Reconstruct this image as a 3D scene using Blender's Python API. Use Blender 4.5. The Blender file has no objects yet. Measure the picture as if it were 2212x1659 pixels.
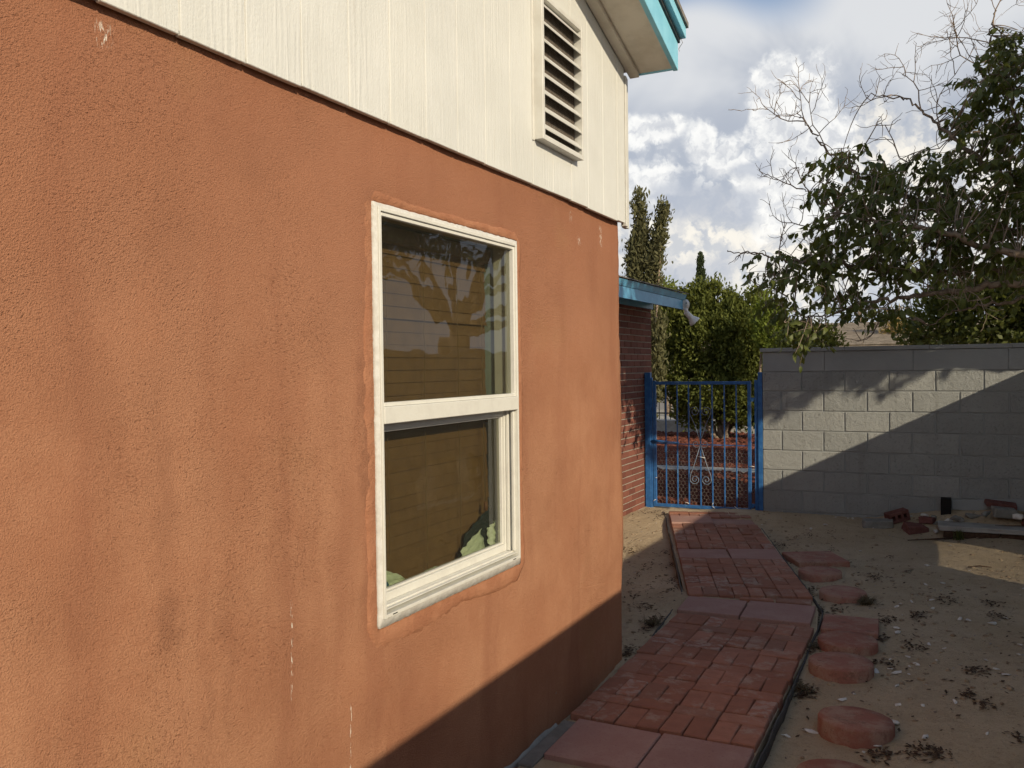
import bpy, bmesh, math, random
import numpy as np
from mathutils import Vector, Matrix

random.seed(7)
rng = np.random.default_rng(7)
scene = bpy.context.scene
COL = scene.collection

# ------------------------------------------------------------------ camera
cam_d = bpy.data.cameras.new('camera')
cam = bpy.data.objects.new('camera', cam_d)
COL.objects.link(cam)
scene.camera = cam
cam_d.sensor_width = 36.0
cam_d.lens = 30.92
cam_d.clip_start = 0.05
cam_d.clip_end = 2000
CAM_ROT = Matrix.Rotation(math.radians(26.5), 4, 'Z') @ Matrix.Rotation(math.radians(88.9), 4, 'X') @ Matrix.Rotation(-0.0125, 4, 'Z')
CAM_POS = Vector((1.54, 0.0, 1.57))
cam.matrix_world = Matrix.Translation(CAM_POS) @ CAM_ROT
scene.cycles.use_adaptive_sampling = True
scene.cycles.adaptive_threshold = 0.025
scene.cycles.max_bounces = 6
scene.cycles.diffuse_bounces = 3
scene.cycles.glossy_bounces = 3
scene.cycles.transparent_max_bounces = 8
scene.render.resolution_x = 1024
scene.render.resolution_y = 768

# ------------------------------------------------------------------ colour management
scene.view_settings.view_transform = 'Standard'
scene.view_settings.look = 'None'
scene.view_settings.exposure = 0.12
scene.view_settings.gamma = 1.0
scene.view_settings.use_curve_mapping = False

# ------------------------------------------------------------------ sun
SUN_DIR = Vector((1.0, -0.60, 0.50)).normalized()      # towards the sun
sun_d = bpy.data.lights.new('sun', 'SUN')
sun_d.energy = 4.0
sun_d.angle = math.radians(0.55)
sun_d.color = (1.0, 0.86, 0.64)
sun = bpy.data.objects.new('sun', sun_d)
COL.objects.link(sun)
sun.rotation_euler = SUN_DIR.to_track_quat('Z', 'Y').to_euler()
sun.location = (20, -12, 10)
SUN_EL = math.asin(SUN_DIR.z)
SUN_AZ = math.atan2(SUN_DIR.x, SUN_DIR.y)

# ------------------------------------------------------------------ node helper
class NT:
    def __init__(self, tree):
        self.t = tree
        self.n = tree.nodes
    def node(self, typ, ins=None, **kw):
        nd = self.n.new(typ)
        for k, v in kw.items():
            setattr(nd, k, v)
        if ins:
            for k, v in ins.items():
                sock = nd.inputs[k]
                if isinstance(v, bpy.types.NodeSocket):
                    self.t.links.new(v, sock)
                else:
                    sock.default_value = v
        return nd
    def math(self, op, a, b=None, c=None, clamp=False):
        nd = self.n.new('ShaderNodeMath'); nd.operation = op; nd.use_clamp = clamp
        for i, v in enumerate((a, b, c)):
            if v is None: continue
            if isinstance(v, bpy.types.NodeSocket): self.t.links.new(v, nd.inputs[i])
            else: nd.inputs[i].default_value = v
        return nd.outputs[0]
    def vmath(self, op, a, b=None, scale=None):
        nd = self.n.new('ShaderNodeVectorMath'); nd.operation = op
        for i, v in enumerate((a, b)):
            if v is None: continue
            if isinstance(v, bpy.types.NodeSocket): self.t.links.new(v, nd.inputs[i])
            else: nd.inputs[i].default_value = v
        if scale is not None:
            if isinstance(scale, bpy.types.NodeSocket): self.t.links.new(scale, nd.inputs['Scale'])
            else: nd.inputs['Scale'].default_value = scale
        return nd.outputs[0]
    def noise(self, vec, scale, detail=4, rough=0.55, dist=0.0):
        return self.node('ShaderNodeTexNoise', {'Vector': vec, 'Scale': scale, 'Detail': detail, 'Roughness': rough, 'Distortion': dist}).outputs['Fac']
    def noisec(self, vec, scale, detail=3, rough=0.5):
        return self.node('ShaderNodeTexNoise', {'Vector': vec, 'Scale': scale, 'Detail': detail, 'Roughness': rough}).outputs['Color']
    def ramp(self, fac, lo, hi, a=0.0, b=1.0, smooth=True):
        nd = self.node('ShaderNodeMapRange', {'Value': fac, 'From Min': lo, 'From Max': hi, 'To Min': a, 'To Max': b})
        nd.interpolation_type = 'SMOOTHSTEP' if smooth else 'LINEAR'
        return nd.outputs[0]
    def mix(self, fac, a, b, mode='MIX'):
        nd = self.n.new('ShaderNodeMix'); nd.data_type = 'RGBA'; nd.blend_type = mode; nd.clamp_factor = True
        for s, v in ((nd.inputs[0], fac), (nd.inputs[6], a), (nd.inputs[7], b)):
            if isinstance(v, bpy.types.NodeSocket): self.t.links.new(v, s)
            elif s.type == 'RGBA': s.default_value = (v[0], v[1], v[2], 1.0)
            else: s.default_value = v
        return nd.outputs[2]
    def mapping(self, vec, loc=(0, 0, 0), rot=(0, 0, 0), scale=(1, 1, 1)):
        return self.node('ShaderNodeMapping', {'Vector': vec, 'Location': loc, 'Rotation': rot, 'Scale': scale}).outputs[0]

# ------------------------------------------------------------------ world: sky with clouds
world = bpy.data.worlds.new('World')
scene.world = world
world.use_nodes = True
def build_world():
    T = NT(world.node_tree)
    bg = T.n['Background']
    sky = T.node('ShaderNodeTexSky', sky_type='NISHITA', sun_disc=False)
    sky.sun_elevation = SUN_EL
    sky.sun_rotation = SUN_AZ
    sky.altitude = 1100
    sky.air_density = 1.0
    sky.dust_density = 1.0
    SKY_STR = 0.1
    d = T.node('ShaderNodeTexCoord').outputs['Generated']
    sep = T.node('ShaderNodeSeparateXYZ', {0: d})
    az = T.math('MULTIPLY', T.math('ARCTAN2', sep.outputs[0], sep.outputs[1]), 180 / math.pi)
    el = T.math('MULTIPLY', T.math('ARCSINE', sep.outputs[2]), 180 / math.pi)
    P = T.node('ShaderNodeCombineXYZ', {0: az, 1: el, 2: 0.0}).outputs[0]
    # warped coordinates (degrees of azimuth and elevation)
    def NC2(vec, scale, detail, rough):
        return T.node('ShaderNodeTexNoise', {'Vector': vec, 'Scale': scale, 'Detail': detail, 'Roughness': rough}, noise_dimensions='2D').outputs['Color']
    w1 = T.vmath('SUBTRACT', NC2(P, 0.22, 2, 0.55), (0.5, 0.5, 0.5))
    Pw = T.vmath('ADD', P, T.vmath('SCALE', w1, scale=3.4))
    w2 = T.vmath('SUBTRACT', NC2(P, 0.07, 1, 0.5), (0.5, 0.5, 0.5))
    Pw2 = T.vmath('ADD', P, T.vmath('SCALE', w2, scale=9.0))

    def N2(vec, scale, detail=3, rough=0.5):
        return T.node('ShaderNodeTexNoise', {'Vector': vec, 'Scale': scale, 'Detail': detail, 'Roughness': rough}, noise_dimensions='2D').outputs['Fac']
    def blob(vec, cx, cy, rx, ry):
        v = T.vmath('MULTIPLY', T.vmath('SUBTRACT', vec, (cx, cy, 0)), (1 / rx, 1 / ry, 0))
        ln = T.node('ShaderNodeVectorMath', {0: v}, operation='LENGTH').outputs['Value']
        return T.math('SUBTRACT', 1.0, ln)
    def union(vec, L):
        f = None
        for b in L:
            g = blob(vec, *b)
            f = g if f is None else T.math('SMOOTH_MAX', f, g, 0.15)
        return f
    # billow height field, sampled at the point and a bit towards the light
    def billow(vec):
        # rounded billows: folded noise, octave by octave
        f = None
        for (sc, am) in ((0.30, 1.0), (0.68, 0.60), (1.5, 0.30), (3.3, 0.13)):
            n = T.math('ABSOLUTE', T.math('SUBTRACT', N2(vec, sc, 0, 0.5), 0.5))
            n = T.math('MULTIPLY', n, 2.0 * am)
            f = n if f is None else T.math('ADD', f, n)
        return T.math('SUBTRACT', T.math('MULTIPLY', f, 1.5), 0.62)
    warp = T.vmath('SUBTRACT', NC2(P, 1.1, 3, 0.6), (0.5, 0.5, 0.5))
    Pb = T.vmath('ADD', P, T.vmath('SCALE', warp, scale=1.3))
    h0 = billow(Pb)
    h1 = billow(T.vmath('ADD', Pb, (0.38, 0.55, 0)))
    relief = T.math('SUBTRACT', h0, h1)

    # --- high grey veil of cloud spreading from the horizon, clear blue overhead
    veil_n = N2(Pw2, 0.075, 3, 0.52)
    hole = T.ramp(blob(Pw2, -14.0, 25.0, 9.0, 4.4), -0.30, 0.40)
    reach = T.ramp(T.math('ADD', el, T.math('MULTIPLY', T.math('SUBTRACT', N2(Pw2, 0.05, 2, 0.5), 0.5), 22.0)), 28.0, 50.0, 1.0, 0.0)
    veil = T.math('MULTIPLY', T.math('MULTIPLY', T.ramp(veil_n, 0.02, 0.28), T.math('SUBTRACT', 1.0, hole)), reach)
    veil_top = T.ramp(T.math('ADD', el, T.math('MULTIPLY', T.math('SUBTRACT', N2(Pw2, 0.14, 4, 0.55), 0.5), 11.0)), 13.5, 20.0)
    veil_c = T.mix(veil_top, (0.43, 0.465, 0.535), (0.70, 0.71, 0.725))
    base = T.mix(T.math('MULTIPLY', veil, 0.95), T.vmath('SCALE', sky.outputs[0], scale=SKY_STR * 1.35), veil_c)
    # --- distant low haze bank
    low = T.ramp(el, 1.0, 9.5, 1.0, 0.0)
    base = T.mix(T.math('MULTIPLY', low, 0.85), base, (0.55, 0.595, 0.67))
    # --- cumulus
    tower = union(Pw, [(-8.0, 16.5, 1.9, 2.3), (-9.8, 16.0, 1.6, 1.7), (-7.3, 14.2, 2.1, 4.0), (-8.5, 12.8, 2.9, 3.2), (-8.8, 10.6, 3.6, 2.8),
                       (-14.1, 13.4, 1.5, 2.1), (-12.5, 12.9, 2.1, 1.6), (-17.0, 14.6, 1.9, 1.1), (-18.2, 11.0, 2.6, 2.3), (-11.2, 10.9, 1.1, 1.7)])
    bank = union(Pw, [(-8.0, 7.4, 9.0, 4.6), (-17.0, 7.6, 5.0, 3.0), (-2.0, 9.5, 8.0, 5.0), (-13.2, 6.4, 4.0, 3.4)])
    # the same kind of cumulus all round the horizon, outside the view too
    off = T.ramp(T.math('ABSOLUTE', T.math('ADD', az, 9.0)), 14.0, 24.0)
    anyn = T.math('SUBTRACT', N2(Pw, 0.085, 2, 0.5), 0.60)
    ring = T.math('SUBTRACT', T.math('MULTIPLY', anyn, 6.0), T.math('MULTIPLY', el, 0.055))
    ring = T.math('ADD', T.math('MULTIPLY', ring, off), T.math('SUBTRACT', off, 1.0))
    dt = T.math('ADD', T.math('ADD', T.math('SMOOTH_MAX', tower, ring, 0.1), 0.10), T.math('MULTIPLY', h0, 0.42))
    db = T.math('ADD', T.math('ADD', bank, 0.08), T.math('MULTIPLY', h0, 0.42))
    a_b = T.ramp(db, -0.10, 0.80)
    a_t = T.ramp(dt, -0.06, 0.60)
    lit = T.ramp(relief, -0.62, 0.46)
    lit_t = T.math('ADD', T.math('MULTIPLY', lit, 0.85), T.ramp(dt, 0.30, 0.95, 0.28, -0.05), clamp=True)
    c_t = T.mix(lit_t, (0.60, 0.62, 0.66), (0.95, 0.945, 0.92))
    c_b = T.mix(T.ramp(relief, -0.50, 0.45), (0.60, 0.615, 0.64), (0.94, 0.89, 0.795))
    out = T.mix(T.math('MULTIPLY', a_b, 0.92), base, c_b)
    out = T.mix(T.math('MULTIPLY', a_t, 0.93), out, c_t)
    # grey shadowed scud in front
    sc = T.ramp(T.math('ADD', union(Pw, [(-14.6, 10.2, 3.0, 1.6), (-17.4, 9.4, 1.6, 0.8), (-16.2, 5.2, 4.4, 2.2), (-10.6, 12.0, 1.3, 0.8), (-12.4, 9.6, 2.4, 1.1)]), T.math('MULTIPLY', h0, 0.45)), -0.05, 0.65)
    out = T.mix(T.math('MULTIPLY', sc, 0.75), out, (0.455, 0.495, 0.575))
    # below the horizon: the sheet of ground hides it
    fin = T.vmath('SCALE', out, scale=1.0 / 0.1)
    T.t.links.new(fin, bg.inputs[0])
    bg.inputs[1].default_value = 0.1
build_world()
world.cycles.sampling_method = 'MANUAL'
world.cycles.sample_map_resolution = 256

# ------------------------------------------------------------------ pixel helper (photograph at 2212 px width) -> point on the plane Y = y
_F = 2577.0 / 3000 * 2212
def at(xd, yd, Y):
    d = CAM_ROT.to_3x3() @ Vector(((xd - 1106) / _F, -(yd - 829.5) / _F, -1.0))
    t = (Y - CAM_POS.y) / d.y
    return CAM_POS + d * t

# ------------------------------------------------------------------ object helpers
def tag(o, label=None, cat=None, group=None, kind=None):
    if label: o['label'] = label
    if cat: o['category'] = cat
    if group: o['group'] = group
    if kind: o['kind'] = kind
    return o
def link(o, parent=None):
    COL.objects.link(o)
    if parent is not None: o.parent = parent
    return o
def empty(name, loc=(0, 0, 0), rotz=0.0):
    o = bpy.data.objects.new(name, None)
    o.location = loc; o.rotation_euler = (0, 0, rotz); o.empty_display_size = 0.1
    return link(o)
def obj(name, me, mat=None, parent=None, loc=None, rot=None):
    if mat is not None and len(me.materials) == 0: me.materials.append(mat)
    o = bpy.data.objects.new(name, me)
    if loc is not None: o.location = loc
    if rot is not None: o.rotation_euler = rot
    return link(o, parent)
def mesh_np(name, V, Fc, smooth=False):
    me = bpy.data.meshes.new(name)
    V = np.asarray(V, np.float32); Fc = np.asarray(Fc, np.int32)
    k = Fc.shape[1]
    me.vertices.add(len(V)); me.vertices.foreach_set('co', V.ravel())
    me.loops.add(Fc.size); me.loops.foreach_set('vertex_index', Fc.ravel())
    me.polygons.add(len(Fc)); me.polygons.foreach_set('loop_start', np.arange(0, Fc.size, k, dtype=np.int32))
    if smooth: me.polygons.foreach_set('use_smooth', np.ones(len(Fc), bool))
    me.update(calc_edges=True); me.validate()
    return me
def bm_mesh(name, bm, smooth=False):
    me = bpy.data.meshes.new(name)
    bmesh.ops.recalc_face_normals(bm, faces=bm.faces)
    if smooth:
        for f in bm.faces: f.smooth = True
    bm.to_mesh(me); bm.free()
    return me
def box_into(bm, x0, x1, y0, y1, z0, z1, bev=0.0, jit=0.0):
    r = bmesh.ops.create_cube(bm, size=1.0)
    for v in r['verts']:
        v.co = Vector(((x0 + x1) / 2 + v.co.x * (x1 - x0), (y0 + y1) / 2 + v.co.y * (y1 - y0), (z0 + z1) / 2 + v.co.z * (z1 - z0)))
        if jit: v.co += Vector((random.uniform(-jit, jit), random.uniform(-jit, jit), random.uniform(-jit, jit)))
    if bev:
        es = list({e for v in r['verts'] for e in v.link_edges})
        bmesh.ops.bevel(bm, geom=es, offset=bev, segments=1, affect='EDGES')
def box(name, x0, x1, y0, y1, z0, z1, mat, parent=None, bev=0.0, jit=0.0):
    bm = bmesh.new(); box_into(bm, x0, x1, y0, y1, z0, z1, bev, jit)
    return obj(name, bm_mesh(name, bm), mat, parent)
def prism(name, pts, axis, a0, a1, mat, parent=None, bev=0.0):
    """pts: 2D outline; axis 'x','y','z' extruded from a0 to a1"""
    bm = bmesh.new()
    def mk(p, a):
        if axis == 'x': return (a, p[0], p[1])
        if axis == 'y': return (p[0], a, p[1])
        return (p[0], p[1], a)
    A = [bm.verts.new(mk(p, a0)) for p in pts]; B = [bm.verts.new(mk(p, a1)) for p in pts]
    n = len(pts)
    bm.faces.new(A); bm.faces.new(B)
    for i in range(n): bm.faces.new((A[i], A[(i + 1) % n], B[(i + 1) % n], B[i]))
    if bev: bmesh.ops.bevel(bm, geom=list(bm.edges), offset=bev, segments=1, affect='EDGES')
    return obj(name, bm_mesh(name, bm), mat, parent)
def tube_np(pts, rad, n=6, cap=True):
    """tube along a polyline -> verts, quads"""
    P = np.asarray(pts, float); m = len(P)
    R = np.broadcast_to(np.asarray(rad, float), (m,))
    T = np.gradient(P, axis=0); T /= (np.linalg.norm(T, axis=1)[:, None] + 1e-9)
    ref = np.array([0.13, 0.21, 0.97]) if abs(T[0] @ np.array([0.13, 0.21, 0.97])) < 0.93 else np.array([1.0, 0.1, 0])
    U = np.cross(T, ref); U /= (np.linalg.norm(U, axis=1)[:, None] + 1e-9)
    W = np.cross(T, U)
    a = np.arange(n) * 2 * np.pi / n
    V = (P[:, None, :] + R[:, None, None] * (np.cos(a)[None, :, None] * U[:, None, :] + np.sin(a)[None, :, None] * W[:, None, :])).reshape(-1, 3)
    i = np.arange(m - 1)[:, None] * n; j = np.arange(n)[None, :]; j2 = (j + 1) % n
    Fq = np.stack([i + j, i + j2, i + n + j2, i + n + j], -1).reshape(-1, 4)
    return V, Fq
class Batch:
    def __init__(self): self.V = []; self.F = []; self.n = 0
    def add(self, V, Fc):
        self.V.append(np.asarray(V, float)); self.F.append(np.asarray(Fc, int) + self.n); self.n += len(V)
    def mesh(self, name, smooth=False):
        return mesh_np(name, np.concatenate(self.V), np.concatenate(self.F), smooth)
def tube(name, pts, rad, mat, parent=None, n=8, smooth=True):
    V, Fq = tube_np(pts, rad, n)
    me = mesh_np(name, V, Fq, smooth)
    bm = bmesh.new(); bm.from_mesh(me); bmesh.ops.holes_fill(bm, edges=bm.edges); bm.to_mesh(me); bm.free()
    return obj(name, me, mat, parent)

# ------------------------------------------------------------------ materials
def mat(name, fn, rough=0.8, spec=0.3):
    m = bpy.data.materials.new(name); m.use_nodes = True
    T = NT(m.node_tree); b = T.n['Principled BSDF']
    b.inputs['Roughness'].default_value = rough
    b.inputs['Specular IOR Level'].default_value = spec
    co = T.node('ShaderNodeTexCoord').outputs['Object']
    fn(T, b, co)
    return m
def setc(T, b, c):
    if isinstance(c, bpy.types.NodeSocket): T.t.links.new(c, b.inputs['Base Color'])
    else: b.inputs['Base Color'].default_value = (c[0], c[1], c[2], 1)
def bump(T, b, h, dist=0.01, strength=1.0, normal=None):
    nd = T.node('ShaderNodeBump', {'Height': h, 'Distance': dist, 'Strength': strength})
    if normal is not None: T.t.links.new(normal, nd.inputs['Normal'])
    T.t.links.new(nd.outputs[0], b.inputs['Normal'])
    return nd.outputs[0]
def geo_pos(T): return T.node('ShaderNodeNewGeometry').outputs['Position']
def orand(T): return T.node('ShaderNodeObjectInfo').outputs['Random']

def f_stucco(T, b, co):
    p = geo_pos(T)
    sep = T.node('ShaderNodeSeparateXYZ', {0: p})
    big = T.node('ShaderNodeTexNoise', {'Vector': p, 'Scale': 1.25, 'Detail': 3.0, 'Roughness': 0.6})
    bigc = T.node('ShaderNodeSeparateXYZ', {0: big.outputs['Color']})
    wob = T.vmath('SCALE', T.vmath('SUBTRACT', big.outputs['Color'], (0.5, 0.5, 0.5)), scale=0.22)
    q = T.vmath('ADD', p, wob)
    def streak(ang, off):
        v = T.mapping(q, (off, off * 2, 0), (math.radians(ang), 0, 0))
        return T.noise(T.vmath('MULTIPLY', v, (1, 85, 190)), 1.0, 2, 0.7)
    s1 = streak(-24, 0.0); s2 = streak(26, 3.3)
    m1 = T.ramp(bigc.outputs[0], 0.42, 0.58)
    st = T.math('ADD', T.math('MULTIPLY', s1, T.math('SUBTRACT', 1.0, m1)), T.math('MULTIPLY', s2, m1))
    zone = T.ramp(bigc.outputs[1], 0.36, 0.60, 0.30, 1.0)
    grain = T.noise(p, 250, 2, 0.8)
    pit = T.math('MULTIPLY', T.ramp(st, 0.31, 0.42, 1.0, 0.0), zone)
    h = T.math('ADD', T.math('MULTIPLY', st, T.math('MULTIPLY', zone, 0.85)), T.math('MULTIPLY', grain, T.math('ADD', T.math('MULTIPLY', zone, 0.6), 0.95)))
    h = T.math('SUBTRACT', h, T.math('MULTIPLY', pit, 0.5))
    bump(T, b, h, 0.0046, 0.80)
    # colour: brushed-on paint with faded and darker fields, a few rain streaks
    mott = T.noise(p, 2.3, 5, 0.66)
    c = T.mix(T.ramp(mott, 0.30, 0.70), STUCCO_A, STUCCO_B)
    vs = T.noise(T.vmath('MULTIPLY', q, (1, 5.5, 0.55)), 1.0, 3, 0.6)
    c = T.mix(T.ramp(vs, 0.48, 0.72, 0.0, 0.55), c, STUCCO_D)
    # darker, redder tone towards the boards above
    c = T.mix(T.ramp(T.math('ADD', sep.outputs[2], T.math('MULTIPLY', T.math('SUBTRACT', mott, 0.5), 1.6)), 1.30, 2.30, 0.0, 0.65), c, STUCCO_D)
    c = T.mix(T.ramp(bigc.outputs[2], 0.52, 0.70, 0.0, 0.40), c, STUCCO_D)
    c = T.mix(T.ramp(bigc.outputs[0], 0.60, 0.72, 0.0, 0.30), c, STUCCO_O)
    c = T.mix(T.ramp(grain, 0.34, 0.62, 0.38, 0.0), c, STUCCO_P)
    c = T.mix(T.math('MULTIPLY', pit, 0.32), c, STUCCO_P)
    pn = T.vmath('ADD', p, T.vmath('SCALE', T.vmath('SUBTRACT', T.noisec(p, 7, 4, 0.7), (0.5, 0.5, 0.5)), scale=0.20))
    def spot(y, z, ry, rz, s):
        v = T.vmath('MULTIPLY', T.vmath('SUBTRACT', pn, (0, y, z)), (0, 1 / ry, 1 / rz))
        ln = T.node('ShaderNodeVectorMath', {0: v}, operation='LENGTH').outputs['Value']
        return T.math('MULTIPLY', T.ramp(ln, 0.2, 1.15, 1.0, 0.0), s)
    for (y, z, ry, rz, s) in ((1.375, 1.02, 0.055, 0.085, 0.50), (1.36, 1.32, 0.045, 0.36, 0.26), (1.42, 1.86, 0.12, 0.14, 0.26), (1.56, 0.86, 0.030, 0.26, 0.28),
                              (1.49, 0.78, 0.018, 0.16, 0.26), (1.65, 2.10, 0.20, 0.10, 0.30), (1.20, 1.50, 0.10, 0.14, 0.25), (2.115, 1.35, 0.022, 0.60, 0.45)):
        c = T.mix(spot(y, z, ry, rz, s), c, STUCCO_S)
    # white paint specks dripped from the boards above
    sp = T.ramp(T.noise(T.vmath('MULTIPLY', p, (1, 260, 46)), 1.0, 1, 0.6), 0.56, 0.62)
    for (y, z0, z1) in ((1.778, 0.70, 0.98), (2.027, 0.40, 0.62), (4.10, 2.15, 2.27), (3.70, 2.22, 2.28), (1.243, 2.22, 2.29), (3.80, 2.12, 2.18)):
        near = T.ramp(T.math('ABSOLUTE', T.math('SUBTRACT', sep.outputs[1], y)), 0.002, 0.0045 if z0 < 1 else 0.028, 1.0, 0.0)
        rngz = T.math('MULTIPLY', T.ramp(sep.outputs[2], z0, z0 + 0.03), T.ramp(sep.outputs[2], z1 - 0.03, z1, 1.0, 0.0))
        c = T.mix(T.math('MULTIPLY', T.math('MULTIPLY', near, rngz), sp), c, (0.78, 0.72, 0.62))
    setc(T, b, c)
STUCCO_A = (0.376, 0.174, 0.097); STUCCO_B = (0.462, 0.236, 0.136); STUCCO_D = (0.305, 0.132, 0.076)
STUCCO_O = (0.385, 0.215, 0.105); STUCCO_P = (0.26, 0.100, 0.052); STUCCO_S = (0.255, 0.115, 0.066)
M = {}
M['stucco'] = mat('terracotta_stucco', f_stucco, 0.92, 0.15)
def f_stucco_band(T, b, co):
    p = geo_pos(T)
    h = T.math('ADD', T.noise(p, 38, 6, 0.7), T.math('MULTIPLY', T.noise(p, 180, 3, 0.6), 0.5))
    bump(T, b, h, 0.009, 0.8)
    c = T.mix(T.ramp(T.noise(p, 7, 5, 0.6), 0.35, 0.65), (0.335, 0.146, 0.080), (0.405, 0.190, 0.106))
    setc(T, b, c)
M['band'] = mat('rough_stucco_patch', f_stucco_band, 0.92, 0.15)
def f_siding(T, b, co):
    p = geo_pos(T); r = orand(T)
    off = T.node('ShaderNodeCombineXYZ', {0: 0.0, 1: T.math('MULTIPLY', r, 37.0), 2: T.math('MULTIPLY', r, 19.0)}).outputs[0]
    q = T.vmath('ADD', p, off)
    v = T.vmath('MULTIPLY', T.vmath('ADD', q, T.vmath('SCALE', T.noisec(q, 3.0, 2, 0.5), scale=0.05)), (8, 95, 5.0))
    g = T.noise(v, 1.0, 4, 0.6)
    w = T.node('ShaderNodeTexWave', {'Vector': T.vmath('MULTIPLY', q, (0, 1, 0.16)), 'Scale': 14.0, 'Distortion': 9.0, 'Detail': 3.0, 'Detail Scale': 1.3}, wave_type='BANDS', bands_direction='Y').outputs['Fac']
    zone = T.ramp(T.noise(T.vmath('MULTIPLY', q, (1, 5, 1.6)), 1.0, 2, 0.5), 0.5, 0.66)
    st = T.noise(p, 150, 3, 0.6)
    h = T.math('ADD', T.math('ADD', T.math('MULTIPLY', g, 0.8), T.math('MULTIPLY', T.math('MULTIPLY', w, zone), 0.30)), T.math('MULTIPLY', st, 0.45))
    bump(T, b, h, 0.0042, 0.7)
    c = T.mix(T.ramp(T.noise(p, 3, 5, 0.6), 0.35, 0.7), (0.60, 0.605, 0.575), (0.66, 0.665, 0.635))
    c = T.mix(T.ramp(g, 0.24, 0.36, 0.5, 0.0), c, (0.54, 0.53, 0.475))
    c = T.mix(T.math('MULTIPLY', r, 0.35), c, (0.62, 0.615, 0.555))
    ds = T.noise(T.vmath('MULTIPLY', p, (1, 26, 1.6)), 1.0, 4, 0.65)
    c = T.mix(T.ramp(ds, 0.56, 0.74, 0.0, 0.35), c, (0.52, 0.50, 0.44))
    setc(T, b, c)
M['siding'] = mat('white_painted_siding', f_siding, 0.6, 0.3)
def plain(name, col, col2=None, scale=20, rough=0.6, spec=0.3, bmp=0.0, bscale=120):
    def f(T, b, co):
        p = geo_pos(T)
        c = T.mix(T.ramp(T.noise(p, scale, 5, 0.6), 0.35, 0.68), col, col2 or tuple(x * 0.85 for x in col))
        setc(T, b, c)
        if bmp: bump(T, b, T.noise(p, bscale, 4, 0.6), bmp, 0.8)
    return mat(name, f, rough, spec)
M['trim'] = plain('white_trim_paint', (0.62, 0.615, 0.57), (0.55, 0.535, 0.485), 9, 0.5, 0.4, 0.001, 160)
def f_vinyl(T, b, co):
    p = geo_pos(T)
    c = T.mix(T.ramp(T.noise(p, 14, 6, 0.65), 0.42, 0.72), (0.655, 0.645, 0.585), (0.60, 0.585, 0.53))
    sm = T.noise(T.vmath('MULTIPLY', p, (20, 18, 60)), 1.0, 4, 0.7)
    c = T.mix(T.ramp(sm, 0.62, 0.74, 0.0, 0.22), c, (0.50, 0.46, 0.40))
    setc(T, b, c); bump(T, b, T.noise(p, 60, 3, 0.5), 0.0008, 0.7)
M['vinyl'] = mat('cream_vinyl', f_vinyl, 0.42, 0.4)
M['caulk'] = plain('flaking_white_flange', (0.62, 0.61, 0.57), (0.54, 0.52, 0.475), 40, 0.7, 0.2, 0.003, 70)
M['soffit'] = plain('cream_soffit_paint', (0.70, 0.655, 0.57), (0.58, 0.53, 0.45), 6, 0.7, 0.2, 0.0012, 90)
M['turq'] = plain('turquoise_paint', (0.26, 0.60, 0.76), (0.20, 0.52, 0.68), 7, 0.45, 0.4, 0.001, 60)
M['blue_fascia'] = plain('blue_fascia_paint', (0.115, 0.37, 0.58), (0.085, 0.31, 0.52), 9, 0.38, 0.45, 0.001, 60)
M['black_metal'] = plain('drip_edge_shadow_black', (0.02, 0.025, 0.03), (0.05, 0.05, 0.05), 20, 0.5, 0.3)
M['shingle'] = plain('grey_shingle', (0.16, 0.15, 0.14), (0.26, 0.24, 0.22), 30, 0.9, 0.1, 0.004, 90)
def f_gate(T, b, co):
    p = geo_pos(T)
    c = T.mix(T.ramp(T.noise(p, 22, 5, 0.6), 0.35, 0.7), (0.020, 0.105, 0.30), (0.038, 0.155, 0.39))
    ch = T.noise(T.vmath('ADD', T.vmath('MULTIPLY', p, (30, 30, 11)), (3, 1, 5)), 1.0, 6, 0.7)
    c = T.mix(T.ramp(ch, 0.60, 0.68, 0.0, 0.7), c, (0.16, 0.32, 0.50))
    c = T.mix(T.ramp(T.noise(p, 55, 5, 0.7), 0.66, 0.70, 0.0, 0.7), c, (0.10, 0.055, 0.035))
    setc(T, b, c); bump(T, b, T.noise(p, 70, 4, 0.6), 0.002, 0.6)
M['gate'] = mat('blue_gate_paint', f_gate, 0.42, 0.45)
M['scroll'] = plain('worn_blue_scroll_paint', (0.12, 0.18, 0.28), (0.24, 0.28, 0.33), 40, 0.45, 0.5)
M['wire'] = plain('rusty_wire', (0.22, 0.17, 0.13), (0.32, 0.28, 0.24), 60, 0.6, 0.4)
M['white_plastic'] = plain('white_plastic', (0.80, 0.79, 0.76), (0.70, 0.68, 0.63), 30, 0.35, 0.4)
M['dark_lens'] = plain('dark_sensor_lens', (0.03, 0.03, 0.035), None, 30, 0.2, 0.5)
M['concrete'] = plain('pale_concrete', (0.40, 0.385, 0.35), (0.30, 0.285, 0.26), 8, 0.9, 0.1, 0.003, 80)
M['curb'] = plain('dirty_concrete_strip', (0.17, 0.16, 0.14), (0.23, 0.215, 0.19), 14, 0.95, 0.1, 0.003, 80)
M['edging'] = plain('black_edging_plastic', (0.05, 0.048, 0.044), (0.09, 0.082, 0.07), 20, 0.7, 0.3, 0.002, 50)
M['room'] = plain('dim_room_paint', (0.20, 0.20, 0.18), (0.16, 0.16, 0.14), 3, 0.9, 0.1)
M['jamb'] = plain('grey_green_jamb_paint', (0.34, 0.40, 0.36), (0.28, 0.33, 0.30), 6, 0.6, 0.3)
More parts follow.
